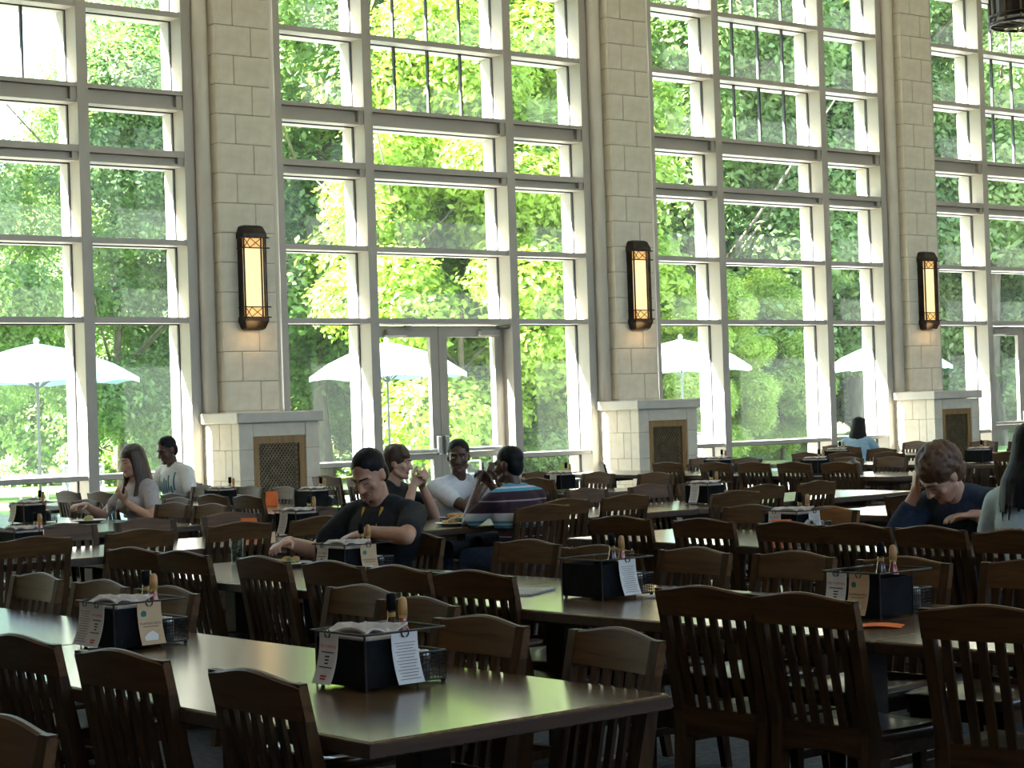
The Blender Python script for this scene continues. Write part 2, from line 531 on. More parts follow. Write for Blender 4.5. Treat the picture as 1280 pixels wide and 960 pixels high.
# ------------------------------------------------------------------ windows
BARS = [(0.90, 0.95), (2.51, 2.57), (3.33, 3.39), None, None, (5.75, 5.81), (6.59, 6.65), (7.43, 7.49), (8.27, 8.33)]
ROWS = [(0.12, 0.90), (0.95, 2.51), (2.57, 3.33), (3.39, 4.17), (4.33, 4.77), (4.97, 5.75), (5.81, 6.59), (6.65, 7.43), (7.49, 8.27), (8.33, 9.08)]
WD = ['window of two grid columns behind the girl', 'window with double doors', 'window behind the woman in blue', 'window with a single door leaf in view']
def bay(cx, n, door, detail):
    w = empty('window_%d' % n, (cx, 0, 0))
    structure(w)
    E_, M_ = 2.21, 1.04
    xs = [(-E_, -M_ - .06), (-M_ + .06, M_ - .06), (M_ + .06, E_)]
    # jambs and mullions: inner box, slim glazing line, outer cap
    def post(x0, x1, name, z0=0.0):
        MB().box(x0, x1, YF, YG - .012, z0, 9.1).box(x0 + .01, x1 - .01, YG - .012, YO, z0, 9.1).build(name, 'frame_paint', w)
    post(-E_ - .12, -E_, 'jamb'); post(E_, E_ + .12, 'jamb')
    post(-M_ - .06, -M_ + .06, 'mullion'); post(M_ - .06, M_ + .06, 'mullion')
    for ci, (x0, x1) in enumerate(xs):
        isdoor = door and ci == 1
        if not isdoor:
            MB().box(x0, x1, YF + .02, YO - .05, 0.0, 0.12).build('sill', 'frame_paint', w)
        for bi, b in enumerate(BARS):
            if b is None: continue
            if isdoor and bi == 0: continue
            MB().box(x0, x1, YF + .012, YO + .02, b[0], b[1]).build('transom', 'frame_paint', w)
        for zb, zt, zm in ((4.17, 4.33, 4.262), (4.77, 4.97, 4.925)):
            # deep channel transom: projecting top lip and end returns, set-back web
            t = MB().box(x0, x1, YF + .005, YO + .02, zm, zt)
            t.box(x0, x1, YF + .075, YO + .02, zb, zm)
            t.box(x0, x1, YF + .03, YF + .075, zb, zb + .028)
            t.box(x1 - .07, x1, YF + .02, YF + .075, zb + .01, zm)
            t.build('transom', 'frame_paint', w)
        if detail:
            for ri, (z0, z1) in enumerate(ROWS):
                if isdoor and ri < 2: continue
                MB().box(x0, x1, YG - .004, YG + .004, z0, z1).build('pane', 'window_glass', w)
                g = MB()
                for a, b2 in ((x0, x0 + .012), (x1 - .012, x1)):
                    g.box(a, b2, YG - .016, YG + .016, z0, z1)
                g.box(x0, x1, YG - .014, YG + .014, z1 - .012, z1)
                g.build('gasket', 'gasket', w)
                if ci == 1 and ri >= 5:
                    for q in (0.25, 0.5, 0.75):
                        xm = x0 + (x1 - x0) * q
                        MB().box(xm - .011, xm + .011, YG - .02, YG + .02, z0, z1).build('muntin', 'gasket', w)
        # outer cover strip of each bar
    return w

DOORS = {1: 'left', 3: 'right'}
win = {}
structure(MB().box(X0, CX0 - 2 * BAY - .5, YF, YO, 0, 9.1).build('wall_window_side', 'stone'))
for k in range(-2, 4):
    cx = CX0 + BAY * (k + .5)
    vis = -1 <= k <= 2
    win[k] = bay(cx, k + 5, k in (0, 2), vis)

# doors: each leaf its own structure with stiles, glass, rails, push bar and closer
def door_leaf(cx, hinge, n):
    """hinge -1: leaf left of the centre line, +1: right of it; cx = bay centre"""
    d = empty('door_%d' % n, (cx, 0, 0)); structure(d)
    x0, x1 = (-.97, -.004) if hinge < 0 else (.004, .97)
    ya, yb = YG - .045, YG + .01
    s = .12
    MB().box(x0, x0 + s, ya, yb, 0.01, 2.49).box(x1 - s, x1, ya, yb, 0.01, 2.49).build('stile', 'door_metal', d)
    MB().box(x0 + s, x1 - s, ya, yb, 2.36, 2.49).build('top_rail', 'door_metal', d)
    MB().box(x0 + s, x1 - s, ya, yb, 0.93, 1.05).build('middle_rail', 'door_metal', d)
    MB().box(x0 + s, x1 - s, ya, yb, 0.01, 0.27).build('bottom_rail', 'door_metal', d)
    MB().box(x0 + s, x1 - s, YG - .022, YG - .014, 1.05, 2.36).build('pane', 'window_glass', d)
    MB().box(x0 + s, x1 - s, YG - .022, YG - .014, 0.27, 0.93).build('pane', 'window_glass', d)
    MB().bbox(x0 + .10, x1 - .10, ya - .075, ya - .03, 1.0, 1.055, .012).box(x0 + .12, x0 + .2, ya - .035, ya, 1.0, 1.05).box(x1 - .2, x1 - .12, ya - .035, ya, 1.0, 1.05).build('push_bar', 'steel', d)
    hx = x1 - .05 if hinge < 0 else x0 + .05
    MB().bbox(hx - .03, hx + .03, ya - .05, ya, 0.98, 1.2, .01).build('latch_box', 'steel', d)
    cxx = x0 + .18 if hinge < 0 else x1 - .38
    MB().bbox(cxx, cxx + .30, ya - .07, ya, 2.37, 2.45, .012).build('closer', 'door_metal', d)
    MB().tube([(cxx + .25, ya - .05, 2.455), (cxx + .42, ya - .16, 2.47), (cxx + .28, ya - .02, 2.49)], .012).build('closer_arm', 'steel', d)
door_leaf(CX0 + BAY * .5, -1, 1); door_leaf(CX0 + BAY * .5, 1, 2)
door_leaf(CX0 + BAY * 2.5, -1, 3); door_leaf(CX0 + BAY * 2.5, 1, 4)

# ------------------------------------------------------------------ stone columns
CH = 0.317
blocks = {}
def block_mesh(w):
    w = round(w, 3)
    if w not in blocks:
        blocks[w] = MB().bbox(0.003, w - .003, 0, .22, .003, CH - .003, .006).mesh('stone_block', 'stone')
    return blocks[w]
def column(cx, n, detail):
    c = empty('column_%d' % n, (cx, 0, 0)); structure(c)
    MB().box(-.332, .332, YC + .012, YO, 0, ZC).build('core', 'mortar', c)
    for s in (-1, 1):
        MB().box(min(s * .33, s * .50), max(s * .33, s * .50), YF + .02, YO, 0, ZC).build('side_panel', 'trim_paint', c)
        pr = [(0.085, 0.0), (0.085, ZC)]
        MB().lathe(pr, 20, (s * .415, YF - .03, 0)).build('round_moulding', 'trim_paint', c, True)
    i = 0
    z = 1.56
    while z < ZC - .05:
        h = min(CH, ZC - z)
        joint = .23 if i % 2 else .45
        if not detail:
            MB().box(-.34, .34, YC, YC + .22, z, z + h).build('stone_course', 'stone', c)
        else:
            obj('stone_block', block_mesh(joint), c, (-.34, YC, z))
            obj('stone_block', block_mesh(.68 - joint), c, (-.34 + joint, YC, z))
        i += 1
        z += CH
    MB().box(-.34, .34, YC, YC + .22, 0, 1.56).build('stone_foot', 'stone', c)
for k in range(-2, 4):
    column(CX0 + BAY * k, k + 4, 0 <= k <= 2)
for k in (-3, 4):
    s = 1 if k < 0 else -1
    cx = CX0 + BAY * k
    structure(MB().box(min(cx, cx + s * .5), max(cx, cx + s * .5), YF, YO, 0, ZC).build('wall_end_strip', 'trim_paint'))

# ------------------------------------------------------------------ stone radiator covers at the column feet
def radiator_cover(cx, label, detail):
    e = empty('radiator_cover', (cx, 0, 0))
    tag(e, label, 'radiator cover', 'stone radiator covers under the columns')
    yf, yb = 17.69, YF + .03
    MB().box(-.49, -.34, yf + .01, yb, 0, 1.42).box(.34, .49, yf + .01, yb, 0, 1.42).box(-.49, .49, yf + .01, yb, 1.29, 1.42).box(-.34, .34, yf + .12, yf + .16, 0, 1.3).build('core', 'mortar', e)
    MB().bbox(-.54, .54, yf - .045, yb, 1.43, 1.545, .012).build('cap', 'stone_cap', e)
    def blk(x0, x1, y0, y1, z0, z1):
        MB().bbox(x0 + .002, x1 - .002, y0 + .002, y1 - .002, z0 + .002, z1 - .002, .004).build('stone_block', 'stone', e)
    zs = [0.0, .20, .517, .834, 1.151, 1.43]
    for i in range(5):
        z0, z1 = zs[i], zs[i + 1]
        if i == 4:
            blk(-.5, -.325, yf, yf + .15, z0, z1); blk(.325, .5, yf, yf + .15, z0, z1)
            blk(-.325, .325, yf, yf + .1, 1.285, z1)
        else:
            blk(-.5, -.325, yf, yf + .15, z0, z1); blk(.325, .5, yf, yf + .15, z0, z1)
        if i == 0: blk(-.325, .325, yf, yf + .1, z0, z1)
        for s in (-1, 1):
            xa, xb = (-.5, -.44) if s < 0 else (.44, .5)
            ym = yf + .15 + (.24 if i % 2 == 0 else .13)
            blk(xa, xb, yf + .15, ym, z0, z1)
            blk(xa, xb, ym, yb, z0, z1)
    gx, g0, g1 = .325, .20, 1.285
    fr = MB().box(-gx, -gx + .075, yf + .015, yf + .06, g0, g1).box(gx - .075, gx, yf + .015, yf + .06, g0, g1)
    fr.box(-gx + .075, gx - .075, yf + .015, yf + .06, g1 - .075, g1).box(-gx + .075, gx - .075, yf + .015, yf + .06, g0, g0 + .075)
    fr.build('grille_frame', 'grille_wood', e)
    x0, x1, z0, z1 = -gx + .075, gx - .075, g0 + .075, g1 - .075
    la = MB()
    st, hw = .052, .0095
    for sgn in (1, -1):
        k = -40
        while k < 60:
            c0 = z0 + k * st
            # line z = c0 + sgn*(x-x0)*1.25 clipped to the opening
            pts = []
            for t in np.linspace(0, 1, 2):
                pts.append((x0 + (x1 - x0) * t, c0 + sgn * (x1 - x0) * t * 1.25))
            (ax, az), (bx, bz) = pts
            def clip(ax, az, bx, bz):
                t0, t1 = 0.0, 1.0
                dz = bz - az
                for lim, lo in ((z0, True), (z1, False)):
                    t = (lim - az) / dz
                    if (dz > 0) == lo: t0 = max(t0, t)
                    else: t1 = min(t1, t)
                return (t0, t1) if t1 > t0 + .02 else None
            r = clip(ax, az, bx, bz)
            if r:
                p = (ax + (bx - ax) * r[0], az + (bz - az) * r[0]); q = (ax + (bx - ax) * r[1], az + (bz - az) * r[1])
                y = yf + (.034 if sgn > 0 else .040)
                la.add([(p[0] - hw, y, p[1]), (p[0] + hw, y, p[1]), (q[0] + hw, y, q[1]), (q[0] - hw, y, q[1]),
                        (p[0] - hw, y + .006, p[1]), (p[0] + hw, y + .006, p[1]), (q[0] + hw, y + .006, q[1]), (q[0] - hw, y + .006, q[1])],
                       [(0, 1, 2, 3), (7, 6, 5, 4), (0, 4, 5, 1), (1, 5, 6, 2), (2, 6, 7, 3), (3, 7, 4, 0)])
            k += 1
    la.build('grille', 'grille_metal', e)
    MB().box(x0, x1, yf + .10, yf + .11, z0, z1).build('backing', 'dark_void', e)
radiator_cover(CX0, 'stone radiator cover with bronze grille, left of the double doors', 1)
radiator_cover(CX0 + BAY, 'stone radiator cover with bronze grille, right of the double doors', 1)
radiator_cover(CX0 + 2 * BAY, 'stone radiator cover with bronze grille, farthest along the wall', 1)

# ------------------------------------------------------------------ wall lamps
def sconce(cx, label):
    e = empty('wall_sconce', (cx, YC, 2.98))
    tag(e, label, 'wall lamp', 'lantern wall lamps on the stone columns')
    w, d0, d1, h = .135, -.135, -.03, .43
    MB().bbox(-w + .012, w - .012, d0 + .012, d1, -h, h, .004).build('shade', 'sconce_glow', e)
    MB().bbox(-w + .010, w - .010, d0 + .010, d1 + .002, h - .11, h, .003).bbox(-w + .010, w - .010, d0 + .010, d1 + .002, -h, -h + .11, .003).build('patterned_band', 'sconce_glow_band', e)
    MB().box(-w, w, d1, 0, -h - .05, h + .05).build('back_plate', 'bronze', e)
    for sg, nm in ((1, 'top_cap'), (-1, 'bottom_cap')):
        def ring(i, z): return [(-w - .012 + i, d0 - .012 + i, z), (w + .012 - i, d0 - .012 + i, z), (w + .012 - i, 0, z), (-w - .012 + i, 0, z)]
        MB().loft([ring(0, sg * h), ring(0, sg * (h + .035)), ring(.03, sg * (h + .115)), ring(.055, sg * (h + .13))]).build(nm, 'bronze', e)
    b = MB()
    for x in (-w, w - .055, w - .025, w):
        b.box(x - .006, x + .006, d0 - .006, d0 + .012, -h, h)
    for x in (-w, w):
        b.box(x - .006, x + .006, d0 + .035, d1, -h, h)
    b.build('upright_bar', 'bronze', e)
    r = MB()
    for z in (h - .115, h - .005, -h + .115, -h + .005):
        r.box(-w - .045, w + .045, d0 - .012, d0 + .002, z - .006, z + .006)
        for x in (-w - .004, w + .004):
            r.box(x - .006, x + .006, d0 - .045, 0, z - .006, z + .006)
    r.build('cross_bar', 'bronze', e)
    xx = MB()
    for zc in (h - .06, -h + .06):
        for x0_, x1_ in ((-w, -w + .075), (-w + .075, w - .055)):
            for s in (1, -1):
                xx.tube([(x0_, d0 - .002, zc - s * .05), (x1_, d0 - .002, zc + s * .05)], .0045, 5)
    xx.build('lattice', 'bronze', e)
    li = bpy.data.lights.new('sconce_bulb', 'POINT'); li.energy = 0.5; li.color = (1, .66, .3); li.shadow_soft_size = .08
    lo = bpy.data.objects.new('bulb', li); lo.parent = e; lo.location = (0, d0 - .09, -h - .1); COL.objects.link(lo)
sconce(CX0, 'glowing amber lantern wall lamp on the left stone column')
sconce(CX0 + BAY, 'glowing amber lantern wall lamp on the middle stone column')
sconce(CX0 + 2 * BAY, 'glowing amber lantern wall lamp on the right stone column')

# ------------------------------------------------------------------ hanging drum lamp
def chandelier(loc, label):
    e = empty('chandelier', loc); tag(e, label, 'ceiling lamp')
    R = .36
    MB().lathe([(R - .02, .06), (R, .06), (R, .42), (R - .02, .42)], 28).build('drum', 'bronze', e, False)
    MB().lathe([(.0, .40), (R - .03, .40), (R - .03, .41), (0, .41)], 28).build('diffuser', 'chandelier_glow', e)
    b = MB()
    for z in (.0, .08, .30, .42):
        b.tube([((R + .012) * math.cos(2 * math.pi * q / 28), (R + .012) * math.sin(2 * math.pi * q / 28), z + .012) for q in range(28)], .016, 6, True)
    b.build('band', 'bronze', e)
    m = MB()
    for k in range(14):
        a = 2 * math.pi * k / 14
        m.tube([(R * math.cos(a), R * math.sin(a), .0), ((R + .015) * math.cos(a), (R + .015) * math.sin(a), .44)], .012, 5)
        m.tube([(.05 * math.cos(a), .05 * math.sin(a), .01), (R * math.cos(a), R * math.sin(a), .01)], .012, 5)
    m.build('rib', 'grille_metal', e)
    for k in range(10):
        a = 2 * math.pi * k / 10
        b = MB().tube([((R + .02) * math.cos(a), (R + .02) * math.sin(a), .43), ((R + .09) * math.cos(a), (R + .09) * math.sin(a), .45), ((R + .1) * math.cos(a), (R + .1) * math.sin(a), .52)], .018, 6)
        b.build('arm', 'bronze', e)
    MB().tube([(0, 0, .40), (0, 0, ZC - loc[2])], .018, 8).build('stem', 'bronze', e)
chandelier((16.92, 12.10, 5.2), 'dark bronze drum chandelier hanging in the top right corner')

# ------------------------------------------------------------------ tables
def table_proto(cross):
    e = empty('dining_table')
    L, W = 1.215, .475
    MB().bbox(-W, W, -L, L, .708, .75, .005).build('tabletop', 'table_wood', e)
    MB().box(-W - .002, W + .002, -L - .002, L + .002, .712, .742).build('edge_band', 'table_edge', e)
    for s in (-1, 1):
        p = MB().bbox(-.055, .055, s * .78 - .055, s * .78 + .055, .06, .66, .008)
        p.build('pedestal', 'table_edge', e)
        MB().bbox(-.36, .36, s * .78 - .045, s * .78 + .045, 0.0, .065, .01).build('foot', 'table_edge', e)
        MB().bbox(-.33, .33, s * .78 - .035, s * .78 + .035, .65, .708, .008).build('bearer', 'table_edge', e)
    MB().box(-.02, .02, -.74, .74, .28, .36).build('stretcher', 'table_edge', e)
    return e
tproto = table_proto(False)
tused = [False]
def place_table(cx, cy, rot, label):
    t = tproto if not tused[0] else copy_tree(tproto)
    tused[0] = True
    t.location = (cx, cy, 0); t.rotation_euler = (0, 0, rot)
    tag(t, label, 'table', 'long wooden dining tables')
    return t
# tables that run toward the window wall: (x centre, far end y, count, description)
LONG = [
    (3.10, 8.60, 2, 'long oak dining table, %s of the frontmost row', ['far half', 'near end']),
    (5.22, 8.92, 3, 'long oak dining table, %s in the orange card row', ['far one', 'middle one', 'near one']),
    (7.925, 8.57, 2, 'long oak dining table, %s in the row of the man resting his head', ['far one', 'near one']),
    (10.225, 8.92, 2, 'long oak dining table behind the man resting his head, %s', ['far one', 'near one']),
    (6.825, 17.10, 2, 'long oak dining table before the long-haired girl, %s', ['window end', 'near end']),
    (8.805, 17.62, 2, 'long oak dining table of the seated man at far left, %s', ['window end', 'near end']),
    (11.675, 17.55, 2, 'long oak dining table by the double doors, %s', ['window end', 'near end with water bottle']),
    (14.925, 16.84, 2, 'long oak dining table in front of the middle radiator cover, %s', ['far end', 'near end']),
    (17.475, 17.30, 2, 'long oak dining table just past the middle bay row, %s', ['far end', 'near end']),
    (20.25, 17.40, 1, 'oak dining table of the woman in blue%s', [''])]
for cx, y1, n, lab, parts in LONG:
    for i in range(n):
        place_table(cx, y1 - 1.22 - i * 2.44, 0, lab % parts[i])
ROWY = 10.475
for i, lab in enumerate(['oak table set crosswise at the left edge of the picture', 'crosswise oak table left of the man in black', 'crosswise oak table where the man in stripes eats', 'crosswise oak table with a white card and two sauce bottles']):
    place_table(3.83 + i * 2.44, ROWY, math.pi / 2, lab)

# ------------------------------------------------------------------ chairs
def chair_proto(name, crest_mat):
    e = empty(name)
    # seat: saddle shaped slab
    n = 8
    top, bot = [], []
    for j in range(n + 1):
        for i in range(n + 1):
            u, v = i / n * 2 - 1, j / n * 2 - 1
            w = .205 + .012 * v
            x, y = u * w * (1 - .06 * max(0, v) ** 4), v * .205 + .005
            z = .452 - .016 * (1 - u * u) * (1 - max(-1, v * .9) ** 2) + .004 * abs(u) - .010 * max(0, v - .6) / .4
            top.append((x, y, z)); bot.append((x * .985, y * .985, .418))
    N = n + 1
    fs = []
    for j in range(n):
        for i in range(n):
            a = j * N + i
            fs.append((a, a + 1, a + 1 + N, a + N))
            b = a + N * N
            fs.append((b + N, b + 1 + N, b + 1, b))
    rim = [i for i in range(N)] + [j * N + n for j in range(1, N)] + [n * N + i for i in range(n - 1, -1, -1)] + [j * N for j in range(n - 1, 0, -1)]
    for k in range(len(rim)):
        a, b = rim[k], rim[(k + 1) % len(rim)]
        fs.append((a, a + N * N, b + N * N, b))
    MB().add(top + bot, fs).build('seat', 'seat_wood', e, True)
    # rear posts run from floor to crest
    def by(z): return -.192 - .085 * ((z - .45) / .43) if z > .45 else -.192 - .055 * ((.45 - z) / .45) ** 1.5
    for s in (-1, 1):
        rings = []
        for z, hx, hy in ((0, .016, .017), (.2, .018, .021), (.45, .02, .026), (.62, .019, .02), (.80, .018, .014), (.874, .018, .012)):
            x = s * (.180 + .018 * (z / .87))
            y = by(z)
            rings.append([(x - hx, y - hy, z), (x + hx, y - hy, z), (x + hx, y + hy, z), (x - hx, y + hy, z)])
        MB().loft(rings).build('rear_leg', 'chair_wood_z', e)
    # crest rail: humped top, slightly bowed
    m = 14
    rings = []
    for k in range(m + 1):
        t = k / m * 2 - 1
        x = t * .217
        zt = .872 + .022 * math.cos(t * math.pi * .5) ** 2 if abs(t) < .93 else .872 - .004
        yb = -.012 * (1 - t * t)
        zb = .783
        o = .013
        rings.append([(x, by(zb) - o + yb, zb), (x, by(zb) + o + yb, zb), (x, by(zt) + o + yb - .001, zt - .006), (x, by(zt) + .006 + yb, zt), (x, by(zt) - .006 + yb, zt), (x, by(zt) - o + yb, zt - .006)])
    MB().loft(rings).build('crest_rail', crest_mat, e, False)
    for k in range(6):
        x = -.1425 + k * .057
        rings = []
        for z in (.462, .62, .79):
            y = by(z) - .008 * (1 - (x / .2) ** 2)
            rings.append([(x - .0145, y - .006, z), (x + .0145, y - .006, z), (x + .0145, y + .006, z), (x - .0145, y + .006, z)])
        MB().loft(rings).build('slat', 'chair_wood_z', e)
    rings = []
    for k in range(9):
        t = k / 8 * 2 - 1
        rings.append([(t * .175, -.205, .365 + .022 * (1 - t * t)), (t * .175, -.180, .365 + .022 * (1 - t * t)), (t * .175, -.186, .468), (t * .175, -.206, .468)])
    MB().loft(rings).build('back_rail', 'chair_wood_x', e)
    for s in (-1, 1):
        MB().loft([[(s * .182 - a, .165 - a, z), (s * .182 + a, .165 - a, z), (s * .182 + a, .165 + a, z), (s * .182 - a, .165 + a, z)] for z, a in ((0, .014), (.30, .02), (.42, .021))]).build('front_leg', 'chair_wood_z', e)
        MB().box(s * .182 - .009, s * .182 + .009, -.20, .15, .17, .20).build('side_stretcher', 'chair_wood_x', e)
        MB().box(s * .182 - .011, s * .182 + .011, -.18, .15, .37, .42).build('side_apron', 'chair_wood_x', e)
    MB().box(-.165, .165, .153, .173, .36, .42).build('front_apron', 'chair_wood_x', e)
    MB().box(-.175, .175, -.03, -.01, .172, .198).build('cross_stretcher', 'chair_wood_x', e)
    return e
cproto = {'wood': chair_proto('dining_chair', 'lit_crest_wood'), 'orange': chair_proto('dining_chair', 'orange_wood_x')}
cused = {'wood': False, 'orange': False}
ROT = {'+X': -math.pi / 2, '-X': math.pi / 2, '+Y': 0.0, '-Y': math.pi}
DIR = {'+X': Vector((1, 0, 0)), '-X': Vector((-1, 0, 0)), '+Y': Vector((0, 1, 0)), '-Y': Vector((0, -1, 0))}
ORD = ['first', 'second', 'third', 'fourth', 'fifth', 'sixth', 'seventh', 'eighth', 'ninth', 'tenth', 'eleventh', 'twelfth']
def chair(crest_x, crest_y, face, turn=0.0, kind='wood'):
    """placed by the middle of its crest rail"""
    d = DIR[face]
    a = ROT[face] + math.radians(turn)
    off = Vector((-math.sin(a), math.cos(a), 0)) * .275
    c = cproto[kind] if not cused[kind] else copy_tree(cproto[kind])
    cused[kind] = True
    c.location = (crest_x + off.x, crest_y + off.y, 0)
    c.rotation_euler = (0, 0, a)
    return c
def row(desc, group, face, items):
    """items: (crest x, crest y, turn[, kind]); labelled left to right as the picture shows them"""
    items = sorted(items, key=lambda t: project((t[0], t[1], .88))[0])
    n = len(items)
    for i, it in enumerate(items):
        c = chair(it[0], it[1], face, it[2] if len(it) > 2 else random.uniform(-2.5, 2.5), it[3] if len(it) > 3 else 'wood')
        if n == 1: lab = 'slat-back wooden chair, %s' % desc
        else: lab = '%s slat-back chair from left, %s' % (ORD[i], desc)
        if len(it) > 3: lab = 'bright orange-brown slat-back chair, %s' % desc
        tag(c, lab, 'chair', group)
G = 'slat-back wooden dining chairs'
row('cut off by the bottom left corner', G, '-X', [(1.81, 3.90, 3)])
row('near side of the frontmost table', G, '+X', [(2.575, 4.12, -2), (2.575, 4.79, 4), (2.575, 5.39, 2), (2.575, 6.05, 0)])
row('far side of the frontmost table', G, '-X', [(3.66, 4.02, -8), (3.65, 4.60, 0), (3.90, 5.24, 0), (4.07, 5.80, -2), (3.64, 6.42, 1), (3.64, 6.92, 0), (3.66, 7.50, 0)])
row('near side of the orange card table', G, '+X', [(4.69, 3.56, 12), (4.69, 4.27, 0), (4.69, 4.71, 2), (4.69, 5.94, 6), (4.69, 6.42, -2), (4.69, 6.88, 0), (4.69, 7.42, -2), (4.69, 8.10, 2), (4.69, 8.57, 6)])
row('far side of the orange card table', G, '-X', [(5.80, 6.47, 2), (5.90, 7.06, 4), (5.90, 5.97, -2), (5.91, 4.87, 3), (5.93, 5.44, 0), (5.96, 7.99, 0), (6.03, 4.38, 0), (6.05, 8.47, 0)])
row("near side of head-resting man's table", G, '+X', [(7.31, 5.38, 8), (7.40, 5.93, -4), (7.40, 6.38, 0), (7.40, 6.82, 0), (7.42, 7.44, 2), (7.40, 8.06, 8)])
row("far side of head-resting man's table", G, '-X', [(8.47, 8.09, 2), (8.98, 6.62, 0)])
row("far side of head-resting man's table", G, '-X', [(8.47, 7.50, 2, 'orange')])
row('near side of table behind head-resting man', G, '+X', [(9.70, 7.90, 0)])
row('near side of the crosswise tables', G, '+Y', [(4.85, 9.95, 0), (5.49, 9.95, 2), (6.14, 9.95, 0), (6.70, 9.95, 3), (8.12, 9.56, -2), (8.64, 9.95, 0), (9.19, 9.95, 2), (9.80, 9.50, -6), (10.55, 9.95, 0), (11.12, 9.95, 3)])
row('far side of the crosswise tables', G, '-Y', [(5.56, 11.01, 0), (6.11, 11.01, 2), (6.73, 11.01, -2), (7.37, 11.01, 0), (8.13, 11.48, 0), (8.80, 11.48, 0), (9.78, 11.01, 3), (10.42, 11.01, 0), (10.95, 11.01, -2)])
row("far side of the long-haired girl's table", G, '-X', [(7.36, 12.84, 4), (7.85, 13.62, 0), (7.37, 14.22, 0), (7.36, 15.10, 0), (7.36, 12.30, 3)])
row("near side of the seated far-left man's table", G, '+X', [(8.28, 13.28, 0), (8.28, 13.81, 2), (8.28, 14.41, 0), (8.28, 15.68, 3), (8.28, 16.30, 0)])
row("far side of the seated far-left man's table", G, '-X', [(9.36, 13.92, 0), (9.36, 14.44, 0), (9.36, 14.98, 0), (9.85, 16.85, 0), (9.36, 15.75, 0)])
row('near side of the table by the double doors', G, '+X', [(11.15, 13.18, 0), (11.15, 15.85, 0), (11.15, 16.42, 4)])
row('far side of the table by the double doors', G, '-X', [(12.20, 14.42, 0), (12.20, 13.56, 0), (12.20, 12.80, 2)])
row('near side of middle radiator cover table', G, '+X', [(14.38, 12.58, 2), (14.38, 13.15, 0), (14.38, 13.69, 0), (14.38, 14.22, 0), (14.38, 14.91, 0), (14.30, 15.83, -35)])
row('far side of middle radiator cover table', G, '-X', [(15.62, 12.98, 0), (15.58, 13.52, 0), (15.62, 14.08, 0), (15.50, 14.85, 0), (15.50, 15.5, 0)])
row('near side of table past the middle bay', G, '+X', [(16.94, 12.51, 0), (16.94, 13.48, 0), (16.94, 14.10, 0), (16.94, 14.75, 0), (16.94, 15.30, 0)])
row('far side of table past the middle bay', G, '-X', [(18.25, 13.30, 0), (18.25, 13.95, 0), (18.30, 14.60, 0), (18.25, 15.30, 0)])
row("near side of blue woman's table", G, '+X', [(19.55, 15.55, 0), (19.08, 16.55, 0), (19.55, 17.15, 0)])
row("far side of blue woman's table", G, '-X', [(20.85, 15.2, 0), (20.85, 15.8, 0), (20.85, 16.9, 0)])

# ------------------------------------------------------------------ table caddies with napkins, bottles and shakers
def arc(c, r, n=12, plane='XZ'):
    return [(c[0] + r * math.cos(2 * math.pi * k / n), c[1], c[2] + r * math.sin(2 * math.pi * k / n)) for k in range(n)]
def sheet(w, h, bend, name):
    """card hanging in the XZ plane from its top edge, foot kicked out toward -Y"""
    rings = []
    n = 7
    vs, fs = [], []
    for s in (0, 1):
        for k in range(n + 1):
            t = k / n
            y = -bend * t ** 2.2 + s * .0012
            for x in (-w / 2, w / 2):
                vs.append((x, y, -h * t))
    m = 2 * (n + 1)
    for k in range(n):
        a = 2 * k
        fs += [(a, a + 1, a + 3, a + 2), (m + a + 2, m + a + 3, m + a + 1, m + a), (a, a + 2, m + a + 2, m + a), (a + 1, m + a + 1, m + a + 3, a + 3)]
    fs += [(0, m, m + 1, 1), (m - 2, m - 1, 2 * m - 1, 2 * m - 2)]
    return MB().add(vs, fs)
CARD = {}
